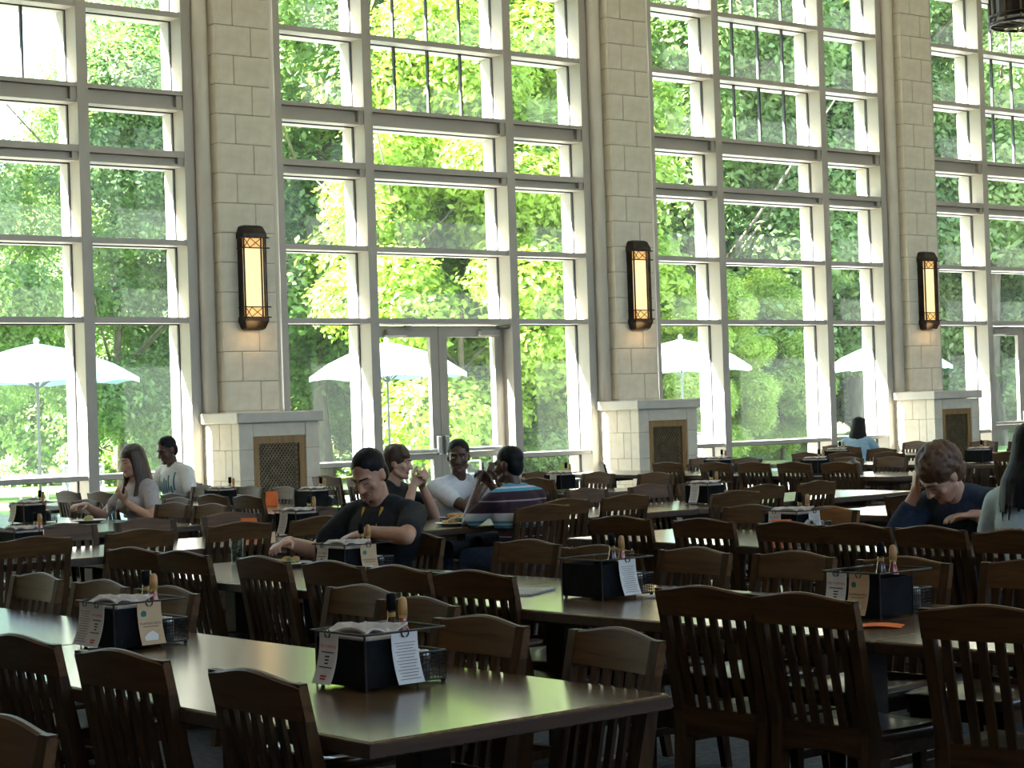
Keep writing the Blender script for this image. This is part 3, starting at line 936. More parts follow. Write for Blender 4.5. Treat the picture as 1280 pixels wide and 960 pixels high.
def card_kit(kind):
    """meshes of a menu card: sheet, ring and print"""
    if kind in CARD: return CARD[kind]
    h, w, bend = .135, .088, .030
    def lay(me, z):
        # bend the flat print onto the sheet, 0.6 mm proud
        for v in me.vertices:
            zz = v.co.y + z
            t = min(1, max(0, -zz / h))
            v.co = Vector((v.co.x, -bend * t ** 2.2 - .0009 - v.co.z * .5, zz))
        return me
    me_sheet = sheet(w, h, bend, 'menu_card').mesh('menu_card', 'paper_tan' if kind == 'spice' else 'paper_white')
    ring = MB().tube([(p[0], p[1] - .004, p[2]) for p in arc((0, 0, .0), .012, 12)], .0022, 6, True).mesh('ring', 'wire_black')
    pr = []
    def lines(z0, n, step, wid, mat, hgt=.0022):
        b = MB()
        for k in range(n):
            z = z0 - k * step
            ww = wid * (1 - .25 * ((k * 7) % 3) / 2)
            def yy(zz): return -bend * (-zz / h) ** 2.2 - .0012
            b.add([(-ww / 2, yy(z), z), (ww / 2, yy(z), z), (ww / 2, yy(z - hgt), z - hgt), (-ww / 2, yy(z - hgt), z - hgt)], [(0, 1, 2, 3)])
        return b.mesh('print', mat)
    if kind == 'hours':
        pr.append(lay(text_mesh('TRY PUMPKIN', .0125, 'ink_red'), -.040))
        pr.append(lines(-.050, 1, .01, .06, 'ink_black', .003))
        pr.append(lines(-.061, 3, .009, .022, 'ink_black', .004))
        pr.append(lines(-.090, 1, .009, .06, 'ink_black', .003))
        pr.append(lines(-.112, 2, .007, .03, 'ink_red', .005))
    elif kind == 'list':
        pr.append(lines(-.026, 13, .008, .07, 'ink_grey', .002))
    else:
        b = MB()
        def yy(zz): return -bend * (-zz / h) ** 2.2 - .0012
        vs = [(-.022 + .011 * math.cos(2 * math.pi * k / 12), yy(-.036), -.036 + .011 * math.sin(2 * math.pi * k / 12)) for k in range(12)]
        pr.append(b.add(vs, [tuple(range(12))]).mesh('emblem', 'ink_green'))
        pr.append(lay(text_mesh('PUMPKIN SPICE', .0112, 'ink_black'), -.072))
        pr.append(lines(-.077, 1, .01, .06, 'ink_black', .002))
        b = MB()
        vs = [(x, yy(z), z) for x, z in ((-.028, -.122), (.018, -.122), (.022, -.105), (.004, -.092), (-.014, -.098), (-.03, -.112))]
        pr.append(b.add(vs, [(0, 1, 2, 3, 4, 5)]).mesh('print', 'paper_white'))
    CARD[kind] = (me_sheet, ring, pr)
    return CARD[kind]
def add_card(parent, kind, loc, rz):
    s, r, pr = card_kit(kind)
    c = obj('menu_card', s, parent, loc, (0, 0, rz))
    obj('ring', r, c)
    for p in pr:
        obj('print', p, c)
    return c
def mesh_panel(b, p, du, dv, nu, nv, r=.0014):
    p, du, dv = Vector(p), Vector(du), Vector(dv)
    for i in range(nu + 1):
        a = p + du * (i / nu); b.tube([a, a + dv], r, 4)
    for j in range(nv + 1):
        a = p + dv * (j / nv); b.tube([a, a + du], r, 4)
KIT = {}
def caddy_proto():
    e = empty('napkin_caddy')
    w, l, h = .085, .115, .135
    b = MB()
    t = .004
    b.box(-w, -w + t, -l, l, .012, h).box(w - t, w, -l, l, .012, h).box(-w + t, w - t, -l, -l + t, .012, h).box(-w + t, w - t, l - t, l, .012, h).box(-w, w, -l, l, .008, .014)
    b.build('basket', 'plastic_black', e)
    r = MB()
    z = h + .018
    rim = [(-w - .012, -l - .012, z), (w + .09, -l - .012, z), (w + .09, l + .012, z), (-w - .012, l + .012, z)]
    r.tube(rim + [rim[0]], .0035, 6)
    for x, y in ((-w - .002, -l - .002), (w, -l - .002), (w, l + .002), (-w - .002, l + .002)):
        r.tube([(x, y, 0.0), (x, y, z)], .003, 6)
    r.build('wire_rim', 'wire_black', e)
    pk = MB()
    hp = .075
    x1 = w + .10
    mesh_panel(pk, (w, -l, .012), (.10, 0, 0), (0, 0, hp), 9, 7)
    mesh_panel(pk, (w, l, .012), (.10, 0, 0), (0, 0, hp), 9, 7)
    mesh_panel(pk, (x1, -l, .012), (0, 2 * l, 0), (0, 0, hp), 18, 7)
    pk.tube([(w, -l, hp + .012), (x1, -l, hp + .012), (x1, l, hp + .012), (w, l, hp + .012)], .0032, 6)
    pk.box(w, x1, -l, l, .008, .012)
    pk.build('mesh_pocket', 'wire_black', e)
    f = MB()
    for x in (-w + .01, x1 - .005):
        for y in (-l + .008, l - .008):
            f.lathe([(.006, 0), (.007, .009)], 8, (x, y, 0))
    f.build('foot', 'plastic_black', e)
    return e
def bottle_proto(red):
    e = empty('sauce_bottle')
    if red:
        MB().lathe([(.0, 0), (.021, 0), (.022, .004), (.022, .075), (.017, .095), (.010, .115), (.0095, .130), (0, .130)], 14).build('bottle_body', 'sauce_red', e, True)
        MB().lathe([(.0, .128), (.0125, .128), (.0125, .146), (.011, .160), (.006, .166), (0, .166)], 12).build('cap', 'cap_tan', e, True)
        MB().lathe([(.0224, .02), (.0226, .02), (.0226, .062), (.0224, .062)], 14).build('paper_label', 'paper_white', e)
    else:
        MB().lathe([(.0, 0), (.020, 0), (.021, .004), (.021, .085), (.015, .105), (.010, .125), (.010, .138), (0, .138)], 14).build('bottle_body', 'sauce_brown', e, True)
        MB().lathe([(.0, .136), (.013, .136), (.013, .165), (.011, .172), (0, .172)], 12).build('cap', 'plastic_black', e, True)
    MB().lathe([(.0108, .122), (.0114, .122), (.0114, .131), (.0108, .131)], 12).build('foil_band', 'gold_foil', e)
    return e
def shaker_proto(salt):
    e = empty('shaker')
    MB().lathe([(0, 0), (.018, 0), (.019, .006), (.018, .055), (0, .055)], 12).build('jar', 'salt_white' if salt else 'pepper_dark', e, True)
    MB().lathe([(0, .054), (.0195, .054), (.0195, .068), (.014, .078), (0, .080)], 12).build('metal_cap', 'steel', e, True)
    return e
def napkin_proto():
    b = MB()
    for k in range(7):
        z = .02 + k * .0185
        dx, dy = .004 * math.sin(k * 2.1), .005 * math.cos(k * 1.7)
        b.bbox(-.072 + dx, .072 + dx, -.102 + dy, .102 + dy, z, z + .017, .006)
    n = 6
    vs = []
    for s in (0, 1):
        for j in range(n + 1):
            for i in range(n + 1):
                x = -.07 + .14 * i / n; y = -.10 + .2 * j / n
                vs.append((x, y, .152 + .010 * math.sin(i * 1.3 + j * .8) + .006 * (i / n) + s * .006))
    N = n + 1
    fs = []
    for j in range(n):
        for i in range(n):
            a = j * N + i
            fs += [(a + N, a + N + 1, a + 1, a), (N * N + a, N * N + a + 1, N * N + a + N + 1, N * N + a + N)]
    rim = [i for i in range(N)] + [j * N + n for j in range(1, N)] + [n * N + i for i in range(n - 1, -1, -1)] + [j * N for j in range(n - 1, 0, -1)]
    for k in range(len(rim)):
        a, c = rim[k], rim[(k + 1) % len(rim)]
        fs.append((a, c, c + N * N, a + N * N))
    b.add(vs, fs)
    return b.mesh('napkin_stack', 'napkin')
KIT = {'caddy': caddy_proto(), 'red': bottle_proto(True), 'brown': bottle_proto(False), 'salt': shaker_proto(True), 'pepper': shaker_proto(False)}
NAP = napkin_proto()
kit_used = set()
def kit(k):
    if k in kit_used: return copy_tree(KIT[k])
    kit_used.add(k); return KIT[k]
def caddy(x, y, rz, where, cards=(), napkins=True, short=False):
    def P(lx, ly, z): return (x + lx * math.cos(rz) - ly * math.sin(rz), y + lx * math.sin(rz) + ly * math.cos(rz), z)
    Z = .751
    if 'caddy' in kit_used:
        c = copy_tree(PROTO_CADDY)
    else:
        c = kit('caddy')
    c.location = (x, y, Z); c.rotation_euler = (0, 0, rz)
    tag(c, 'black wire napkin caddy ' + where, 'caddy', 'table caddies')
    for kind, lx, ly, a in cards:
        add_card(c, kind, (lx, ly, .15), a)
    if napkins:
        o = obj('napkin_stack', NAP, None, (x, y, Z), (0, 0, rz))
        tag(o, 'stack of brown paper napkins in caddy ' + where, 'napkins', 'napkin stacks in the caddies')
    for k, lx, ly, lab, cat, grp in (('brown', .128, .055, 'dark-capped brown sauce bottle in caddy ', 'bottle', 'sauce bottles in the caddies'),
                                    ('red', .128, .0, 'tan-capped red sauce bottle in caddy ', 'bottle', 'sauce bottles in the caddies'),
                                    ('salt', .125, -.055, 'salt shaker in caddy ', 'shaker', 'shakers in the caddies'),
                                    ('pepper', .125, -.093, 'pepper shaker in caddy ', 'shaker', 'shakers in the caddies')):
        o = kit(k)
        o.location = P(lx, ly, Z + .0125); o.rotation_euler = (0, 0, rz)
        if cat == 'bottle': o.scale = (1.05, 1.05, 1.32)
        tag(o, lab + where, cat, grp)
    return c
PROTO_CADDY = copy_tree(KIT['caddy'])
R90 = math.pi / 2
# card: kind, local x, local y, turn. front cards hang on the -X and -Y sides
STD = (('hours', -.100, .035, -R90), ('list', .035, -.130, 0))
SPC = (('list', -.100, .05, -R90), ('hours', -.104, -.04, -R90), ('spice', .035, -.130, 0))
caddy(3.17, 4.50, 0, 'nearest the camera', STD)
caddy(3.20, 5.95, 0, 'second on the frontmost table', SPC)
caddy(3.10, 7.72, 0, 'at the left edge of the frontmost table', (('list', -.1, .03, -R90),))
caddy(5.22, 7.55, 0, 'before the man in black', (('hours', -.1, .04, -R90), ('spice', .035, -.13, 0)))
caddy(5.20, 5.80, 0, 'in the middle of the orange card row', (('list', .035, -.13, 0),), False)
caddy(5.28, 4.50, 0, 'beside the orange card', (('hours', -.1, .06, -R90), ('spice', -.106, -.045, -R90)), False)
caddy(7.95, 7.30, 0, 'in front of the orange-brown chair', (('list', -.1, .03, -R90), ('list', .035, -.13, 0)))
caddy(7.93, 5.84, 0, 'before the man resting his head', (('hours', -.1, .04, -R90), ('spice', .035, -.13, 0)))
caddy(6.90, 10.50, 0, 'behind the glass of the man in black', (('list', -.1, .0, -R90),))
caddy(5.05, 10.55, 0, 'on the crosswise table at far left', (), True)
caddy(10.42, 10.42, 0, 'on the crosswise table with the white card', (('list', -.1, .0, -R90),))
caddy(11.72, 13.55, 0, 'on the table by the double doors', (('list', -.1, -.03, -R90),))
caddy(8.80, 14.55, 0, 'before the left radiator cover', (), True)
caddy(8.95, 13.40, 0, 'on the table by the man at far left', (), True)
caddy(6.75, 13.95, 0, 'before the long-haired girl', (('list', -.1, .03, -R90),))
caddy(14.95, 14.75, 0, 'in front of the middle radiator cover', (), True)
caddy(14.90, 13.35, 0, 'in the middle of the third bay table', (), True)
caddy(17.45, 15.30, 0, 'past the middle bay row, far', (), True)
caddy(17.45, 13.30, 0, 'past the middle bay row, near', (), True)
for o in (PROTO_CADDY,):
    for ch in list(o.children): bpy.data.objects.remove(ch)
    bpy.data.objects.remove(o)
del PROTO_CADDY

# ------------------------------------------------------------------ people
class Blob:
    """collects capsules and ellipsoids and fuses them into one smooth skin"""
    def __init__(self): self.mb = MB()
    def cap(self, p, q, r0, r1, seg=12):
        p, q = Vector(p), Vector(q)
        t = (q - p)
        L = max(t.length, 1e-4)
        t /= L
        a = t.cross(Vector((0, 0, 1)) if abs(t.z) < .9 else Vector((1, 0, 0))).normalized()
        b = a.cross(t)
        rings = []
        for k in range(5):
            f = math.pi / 2 * (1 - k / 4) * .97
            rings.append((p - t * r0 * math.sin(f), r0 * math.cos(f)))
        for k in range(5):
            f = math.pi / 2 * (k / 4) * .97
            rings.append((q + t * r1 * math.sin(f), r1 * math.cos(f)))
        self.mb.loft([[tuple(c + (a * math.cos(2 * math.pi * i / seg) + b * math.sin(2 * math.pi * i / seg)) * r) for i in range(seg)] for c, r in rings])
        return self
    def chain(self, pts, rs, seg=12):
        for i in range(len(pts) - 1):
            self.cap(pts[i], pts[i + 1], rs[i], rs[i + 1], seg)
        return self
    def ell(self, c, r, M=None, seg=16):
        c = Vector(c)
        rings = []
        for k in range(1, 10):
            f = math.pi * k / 10
            rings.append([(r[0] * math.sin(f) * math.cos(2 * math.pi * i / seg), r[1] * math.sin(f) * math.sin(2 * math.pi * i / seg), -r[2] * math.cos(f)) for i in range(seg)])
        if M is None: M = Matrix.Identity(3)
        self.mb.loft([[tuple(c + M @ Vector(p)) for p in rg] for rg in rings])
        return self
    def fuse(self, name, mat, voxel, parent, smooth=3):
        me = self.mb.mesh('tmp', mat)
        o = bpy.data.objects.new('tmp', me)
        COL.objects.link(o)
        rm = o.modifiers.new('r', 'REMESH'); rm.mode = 'VOXEL'; rm.voxel_size = voxel; rm.use_smooth_shade = True
        if smooth:
            sm = o.modifiers.new('s', 'SMOOTH'); sm.iterations = smooth; sm.factor = .5
        dg = bpy.context.evaluated_depsgraph_get()
        res = bpy.data.meshes.new_from_object(o.evaluated_get(dg))
        bpy.data.objects.remove(o)
        bpy.data.meshes.remove(me)
        res.name = name
        res.materials.clear(); res.materials.append(MATS[mat])
        res.polygons.foreach_set('use_smooth', [True] * len(res.polygons))
        return obj(name, res, parent)

def ik(S, W, l1, l2, hint):
    S, W = Vector(S), Vector(W)
    d = W - S
    L = min(d.length, (l1 + l2) * .995)
    u = d.normalized()
    W = S + u * L
    a = (l1 * l1 - l2 * l2 + L * L) / (2 * L)
    h = math.sqrt(max(0, l1 * l1 - a * a))
    hv = Vector(hint)
    hv = (hv - u * hv.dot(u)).normalized()
    return S + u * a + hv * h, W

def hand(B, W, fdir, back, side, curl=.5, spread=.1, sc=1.0):
    """palm and five fingers; fdir = finger direction, back = back of hand, side = +1 thumb on B-side x"""
    y = Vector(fdir).normalized()
    z = Vector(back); z = (z - y * z.dot(y)).normalized()
    x = y.cross(z) * side
    M = Matrix((x, y, z)).transposed()
    def T(p): return Vector(W) + (M @ Vector(p)) * sc
    B.cap(T((0, -.02, 0)), T((0, .015, 0)), .025 * sc, .027 * sc, 10)
    for k in range(4):
        xr = .030 - k * .0195
        B.cap(T((xr * .6, .012, 0)), T((xr, .085, 0)), .0155 * sc, .0115 * sc, 8)
    for k, ln in enumerate((.072, .081, .075, .060)):
        xr = .030 - k * .0195
        p = Vector((xr, .085, 0)); ang = curl * .5
        dx = spread * (1.5 - k) * .35
        r = .0092 if k < 3 else .0082
        for seg, f in enumerate((.45, .32, .23)):
            d = Vector((dx, math.cos(ang), -math.sin(ang))).normalized() * ln * f
            B.cap(T(p), T(p + d), r * sc, (r - .0006) * sc, 8)
            p = p + d; r -= .0006; ang += curl
    p = Vector((.024, .022, -.006))
    for d, ln, r in ((Vector((.75, .6, -.25)), .042, .0125), (Vector((.45, .85, -.3)), .034, .0105), (Vector((.2, .9, -.45)), .026, .0092)):
        q = p + d.normalized() * ln
        B.cap(T(p), T(q), r * sc, (r - .001) * sc, 8)
        p = q

def person(label, loc, rz, skin, shirt, lean=10, twist=0, head=(0, 0, 0), hands=None, hair=('short', 'hair_black'), pants='denim', sleeve=.55, seat=.47, lips='lip_rose', scale=1.0, torso=1.0, female=False, collar=None, head_scale=1.0, slide=0.0, side_lean=0.0, long_sleeve=False, beard=None, eyes='open'):
    """seated figure; local +Y is forward, +X its right hand side. hands: {'R': (wrist, elbow hint, finger dir, back dir, curl), 'L': ...}"""
    e = empty('person', loc, rz)
    e.scale = (scale,) * 3
    tag(e, label, 'person')
    B = Blob()
    ln = math.radians(lean); tw = math.radians(twist); sl = math.radians(side_lean)
    Rt = Matrix.Rotation(tw, 3, 'Z') @ Matrix.Rotation(sl, 3, 'Y') @ Matrix.Rotation(-ln, 3, 'X')
    P = Vector((0, slide, seat + .075))
    def T(x, y, z): return P + Rt @ Vector((x, y, z))
    fw = .92 if female else 1.0
    # torso
    def torso_shapes(b, g):
        b.ell(P + Vector((0, 0, .0)), ((.165 + g) , .125 + g, .105 + g))
        b.ell(T(0, .0, .13), ((.142 * fw * torso + g), .105 * torso + g, .14 + g), Rt)
        b.ell(T(0, .005, .29), ((.168 * fw * torso + g), .115 * torso + g, .17 + g), Rt)
        b.ell(T(0, -.01, .37), ((.165 * fw + g), .095 + g, .10 + g), Rt)
        if female:
            for s in (-1, 1): b.ell(T(s * .07, .095, .29), (.058 + g, .05 + g, .06 + g), Rt)
        b.cap(T(-.135 * fw, -.01, .405), T(.135 * fw, -.01, .405), .058 + g, .058 + g)
        b.cap(T(-.06, -.01, .43), T(.06, -.01, .43), .056 + g, .056 + g)
    torso_shapes(B, 0)
    hy, hp, hr = [math.radians(a) for a in head]
    nb = T(0, -.005, .45)
    Rh = Matrix.Rotation(tw * .5, 3, 'Z') @ Matrix.Rotation(hy, 3, 'Z') @ Matrix.Rotation(hr, 3, 'Y') @ Matrix.Rotation(-hp, 3, 'X')
    hc = nb + (Rt @ Vector((0, .0, .065))) + Rh @ Vector((0, .028, .095))
    hs = head_scale
    def Hd(x, y, z): return hc + Rh @ (Vector((x, y, z)) * hs)
    B.cap(nb + Vector((0, 0, -.03)), Hd(0, -.02, -.05), .056, .052)
    # head: skull, face, jaw, nose, brow, ears
    B.ell(Hd(0, -.018, .035), (.074 * hs, .092 * hs, .088 * hs), Rh)
    B.ell(Hd(0, .018, -.01), (.064 * hs, .070 * hs, .095 * hs), Rh)
    B.ell(Hd(0, .030, -.068), (.048 * hs, .050 * hs, .042 * hs), Rh)
    B.ell(Hd(0, .066, -.092), (.022 * hs, .018 * hs, .018 * hs), Rh)
    B.cap(Hd(0, .082, .012), Hd(0, .101, -.026), .009 * hs, .0125 * hs, 8)
    for s in (-1, 1):
        B.ell(Hd(s * .011, .092, -.029), (.009 * hs, .009 * hs, .007 * hs), Rh)
        B.cap(Hd(s * .012, .081, .027), Hd(s * .046, .064, .027), .010 * hs, .010 * hs, 8)
        B.ell(Hd(s * .046, .055, -.022), (.018 * hs, .018 * hs, .018 * hs), Rh)
        B.ell(Hd(s * .072, -.012, .0), (.010 * hs, .020 * hs, .032 * hs), Rh)
        B.cap(Hd(s * .050, .0, -.055), Hd(s * .028, .050, -.085), .020 * hs, .020 * hs, 8)
    # arms
    arm_pts = {}
    for sd, s in (('R', 1), ('L', -1)):
        S = T(s * .178 * fw, -.01, .395)
        if hands and sd in hands:
            W, hint, fd, bk, cu = hands[sd]
            E, W = ik(S, W, .285, .255, hint)
        else:
            E, W = ik(S, (s * .16, .33, .70), .285, .255, (s, -.4, -1)); fd, bk, cu = (-s * .4, 1, -.1), (0, 0, 1), .4
        arm_pts[sd] = (S, E, W)
        B.chain([S, S.lerp(E, .45), E], [.052 * fw, .047 * fw, .039 * fw])
        B.chain([E, E.lerp(W, .3), W], [.039 * fw, .042 * fw, .027 * fw])
        hand(B, W + (W - E).normalized() * .015, fd, bk, -s, cu)
    # legs
    legs = {}
    for s in (-1, 1):
        h = P + Vector((s * .09, .02, -.01)); k = P + Vector((s * .115, .43, .0)); a = Vector((s * .12, .40 + slide, .085))
        legs[s] = (h, k, a)
        B.chain([h, h.lerp(k, .5), k], [.088, .075, .056])
        B.chain([k, k.lerp(a, .3), a], [.055, .055, .036])
        B.cap(a + Vector((0, .0, -.045)), a + Vector((0, .15, -.055)), .036, .028)
    body = B.fuse('body', skin, .0062, e, 4)
    # clothing
    C_ = Blob()
    torso_shapes(C_, .011)
    for sd, s in (('R', 1), ('L', -1)):
        S, E, W = arm_pts[sd]
        if long_sleeve:
            C_.chain([S, S.lerp(E, .5), E], [.066, .062, .055]); C_.chain([E, E.lerp(W, .4), E.lerp(W, .72)], [.055, .054, .044])
        else:
            C_.chain([S, S.lerp(E, sleeve * .6), S.lerp(E, sleeve)], [.066 * fw, .064 * fw, .062 * fw])
    if collar: C_.cap(nb + Vector((0, 0, -.02)), nb + Vector((0, .01, .03)), .066, .064)
    sh = C_.fuse('shirt', shirt, .0105, e, 5)
    # cut a round neck opening and open cuffs by pulling nothing: the neck rises through the cloth
    L_ = Blob()
    for s in (-1, 1):
        h, k, a = legs[s]
        L_.chain([h, h.lerp(k, .5), k], [.098, .086, .068]); L_.chain([k, k.lerp(a, .5), a + Vector((0, 0, .03))], [.067, .064, .055])
    L_.ell(P + Vector((0, -.01, -.015)), (.178, .138, .10))
    L_.fuse('trousers', pants, .016, e, 3)
    for s in (-1, 1):
        a = legs[s][2]
        F_ = Blob().cap(a + Vector((0, -.03, -.045)), a + Vector((0, .16, -.055)), .042, .036)
        F_.fuse('shoe', 'shoe_dark', .014, e, 2)
    # face details
    for s in (-1, 1):
        if eyes == 'open':
            b = Blob().ell(Hd(s * .030, .0745, .008), (.0115 * hs, .008 * hs, .0045 * hs), Rh, 10)
            ey = b.mb.build('eye', 'eye_white', e, True)
            b = Blob().ell(Hd(s * .030, .0805, .008), (.0048 * hs, .003 * hs, .0044 * hs), Rh, 8)
            b.mb.build('iris', 'hair_black', ey, True)
            b = Blob().cap(Hd(s * .018, .083, .0135), Hd(s * .043, .0755, .012), .0022 * hs, .0018 * hs, 6)
            b.mb.build('eyelid', skin, ey, True)
        else:
            b = Blob().cap(Hd(s * .018, .0815, .003), Hd(s * .043, .0735, .003), .0022 * hs, .0018 * hs, 6)
            b.mb.build('eyelash', 'hair_black', e, True)
        b = Blob().cap(Hd(s * .013, .0905, .029), Hd(s * .047, .0745, .031), .0042 * hs, .003 * hs, 6)
        b.mb.build('eyebrow', hair[1], e, True)
    b = Blob().cap(Hd(-.020, .0735, -.057), Hd(.020, .0735, -.057), .006 * hs, .006 * hs, 8).cap(Hd(-.012, .078, -.063), Hd(.012, .078, -.063), .0055 * hs, .0055 * hs, 8)
    b.mb.build('lips', lips, e, True)
    # hair
    style, hm = hair
    Hh = Blob()
    if style in ('short', 'crop', 'swept', 'curly', 'long', 'long_back'):
        g = {'crop': .004, 'short': .010, 'swept': .013, 'curly': .012, 'long': .010, 'long_back': .013}[style]
        Hh.ell(Hd(0, -.018 if style != 'crop' else -.025, .050), ((.0755 + g) * hs, (.088 + g) * hs, (.078 + g) * hs), Rh)
        Hh.ell(Hd(0, -.055, .0), ((.068 + g) * hs, (.052 + g) * hs, (.075 + g) * hs), Rh)
        if style != 'crop':
            for t in range(7):
                a = (t - 3) / 3 * 1.15
                Hh.cap(Hd(math.sin(a) * .066, .010 + .050 * math.cos(a), .092 - .004 * t), Hd(math.sin(a) * .074, -.03, .10), .016 * hs, .02 * hs, 8)
    if style == 'swept':
        for t in range(6):
            x = -.05 + t * .02
            Hh.cap(Hd(x, .02, .115), Hd(x + .022, .078 - .4 * abs(x + .01), .062), .016 * hs, .010 * hs, 8)
    if style == 'curly':
        rr = random.Random(3)
        for t in range(150):
            a, z = rr.uniform(0, 2 * math.pi), rr.uniform(-.3, 1)
            q = math.sqrt(max(0, 1 - z * z))
            p = Vector((.082 * q * math.cos(a), -.025 + .096 * q * math.sin(a), .045 + .092 * z))
            if p.y > .045 and p.z < .07: continue
            if p.y > .0 and p.z < .03: continue
            Hh.ell(Hd(*p), (.017 * hs,) * 3, Rh, 8)
    if style in ('long', 'long_back'):
        rr = random.Random(5)
        for t in range(26):
            a = math.radians(-150 + 300 * t / 25) - math.pi / 2       # sweep round the back from cheek to cheek
            cx, cy = math.cos(a), math.sin(a)
            p0 = Vector((.070 * cx, -.015 + .080 * cy, .06)); p1 = Vector((.082 * cx, -.022 + .088 * cy, -.05))
            if p1.y > .04: continue
            drop = (.26 if style == 'long' else .225) + rr.uniform(-.035, .035)
            w0, w1 = Hd(*p0), Hd(*p1)
            w2 = w1 + Vector((0, 0, -.10)) + Rt @ Vector((cx * .018, -.015 + .01 * cy, 0))
            w3 = w2 + Vector((0, 0, -drop + .10)) + Rt @ Vector((cx * .01, .01 * cy + (.045 if cy > -.2 else .0), 0))
            if style == 'long_back' and cy < .1:
                w2 = w2 + Rt @ Vector((0, -.03, .02)); w3 = w3 + Rt @ Vector((0, -.055, 0))
            Hh.chain([w0, w1, w2, w3], [.018, .019, .017, .005], 8)
    Hh.fuse('hair', hm, .0075, e, 2 if style == 'curly' else 4)
    if beard:
        Bd = Blob()
        for s in (-1, 1):
            Bd.ell(Hd(s * .012, .066, -.093), (.018 * hs, .018 * hs, .014 * hs), Rh, 8)
        Bd.cap(Hd(-.018, .0785, -.045), Hd(.018, .0785, -.045), .0045 * hs, .0045 * hs, 8)
        Bd.fuse('beard', beard, .007, e, 2)
    return e, sh, T, Hd, arm_pts

def lay_on(me, target, axis_from, direction, parent, name, off=.003):
    """drape a flat print mesh onto a garment along a direction (all in the figure's own space)"""
    tm = target.data
    bvh = BVHTree.FromPolygons([v.co for v in tm.vertices], [p.vertices for p in tm.polygons])
    d = Vector(direction).normalized()
    miss = set()
    for v in me.vertices:
        hit = bvh.ray_cast(v.co, d)
        if hit[0] is not None:
            v.co = hit[0] - d * off
        else:
            miss.add(v.index)
    if miss:
        bm = bmesh.new(); bm.from_mesh(me); bm.verts.ensure_lookup_table()
        bmesh.ops.delete(bm, geom=[bm.verts[i] for i in miss], context='VERTS')
        bm.to_mesh(me); bm.free()
    return obj(name, me, parent)

FX, FNX, FY, FNY = -R90, R90, 0.0, math.pi     # facing +X, -X, +Y, -Y

# man in black at the second row, facing -X; left forearm over the next chair back
e, sh, T, Hd, A = person('man in a black shirt bending over his meal, arm on a chair back', (5.98, 8.19, 0), FNX + math.radians(10), 'skin_tan', 'cloth_black',
    lean=15, twist=6, head=(6, 28, 3), hair=('crop', 'hair_black'), torso=1.16, scale=1.06, beard='hair_brown', sleeve=.66, eyes='down',
    hands={'R': ((.30, .42, .815), (.6, -.3, -.5), (-.25, 1, -.1), (.3, .1, 1), .45), 'L': ((-.09, .27, .86), (-1, .05, -.05), (.75, .55, -.2), (0, .2, 1), .25)})
ln = MB()
for s in (-1, 1):
    pts = [T(s * .055, .06, .455), T(s * .045, .125, .37), T(s * .015, .135, .25), T(0, .138, .20)]
    ln.tube(pts, .007, 6)
ln.build('lanyard', 'lanyard', e)

# youth beside the doors, profile to the right, hands at mouth
person('young man in a dark shirt holding food to his mouth', (8.13, 11.30, 0), FNY + math.radians(20), 'skin_light', 'cloth_black',
    lean=12, head=(20, 6, 0), hair=('swept', 'hair_brown'), sleeve=.5,
    hands={'R': ((.05, .30, .985), (.5, .4, -1), (-.5, .55, .6), (.5, .6, .2), .75), 'L': ((-.07, .30, .975), (-.5, .5, -1), (.5, .55, .6), (-.5, .6, .2), .75)})
# young man in a white tee looking at the camera
person('young man in a white T-shirt, hands clasped, looking toward the camera', (8.74, 11.30, 0), FNY + math.radians(-2), 'skin_dark', 'cloth_white',
    lean=14, twist=-4, head=(-36, 4, 0), hair=('crop', 'hair_black'), lips='lip_dark', sleeve=.55, scale=1.02,
    hands={'R': ((-.10, .30, .965), (.75, .3, -1), (-.4, .2, 1), (.3, 1, .3), .9), 'L': ((-.20, .30, .95), (-.6, .2, -1), (.5, .3, .9), (-.3, 1, .3), .9)})
# man in the striped polo, back to the camera
person('man in a maroon and white striped polo seen from behind', (8.12, 9.74, 0), FY + math.radians(2), 'skin_dark', 'cloth_striped',
    lean=12, head=(22, 4, 0), hair=('crop', 'hair_black'), lips='lip_dark', sleeve=.75, torso=1.12, scale=.99,
    hands={'R': ((.05, .36, 1.0), (.5, .2, -1), (-.4, .5, .7), (.2, .5, .8), .8), 'L': ((-.09, .36, .98), (-.6, .1, -1), (.5, .5, .6), (-.3, .8, .4), .8)})
# girl with long dark hair on the left
person('girl with long dark brown hair in a light grey T-shirt', (7.64, 13.77, 0), FNX, 'skin_light', 'cloth_grey', eyes='down',
    lean=6, head=(4, 10, 0), hair=('long', 'hair_brown'), female=True, sleeve=.55, scale=1.03, torso=.92,
    hands={'R': ((.12, .42, .83), (.8, -.2, -1), (-.3, 1, .1), (0, .3, 1), .7), 'L': ((-.13, .21, .84), (-1, -.8, -.5), (.2, .6, .8), (0, 1, -.2), .8)})
# man behind her in a printed white tee
e, sh, T, Hd, A = person('man in a white T-shirt with a blue-green print, looking down', (9.66, 16.70, 0), FNX + math.radians(8), 'skin_dark', 'cloth_white', eyes='down',
    lean=10, head=(0, 20, 0), hair=('crop', 'hair_black'), lips='lip_dark', sleeve=.6, scale=1.06, beard='hair_black')
rr = random.Random(2)
pm = MB()
for k in range(9):
    x = -.105 + k * .026
    z0 = .20 + rr.uniform(0, .06); z1 = z0 + .13 + rr.uniform(-.04, .03)
    n = 6
    a = [tuple(T(x - .008, .4, z0 + (z1 - z0) * i / n)) for i in range(n + 1)]; b = [tuple(T(x + .008, .4, z0 + (z1 - z0) * i / n)) for i in range(n + 1)]
    pm.add(a + b, [(i, i + 1, n + 2 + i, n + 1 + i) for i in range(n)])
lay_on(pm.mesh('print', 'print_teal'), sh, None, T(0, 0, .3) - T(0, .4, .3), e, 'shirt_print')
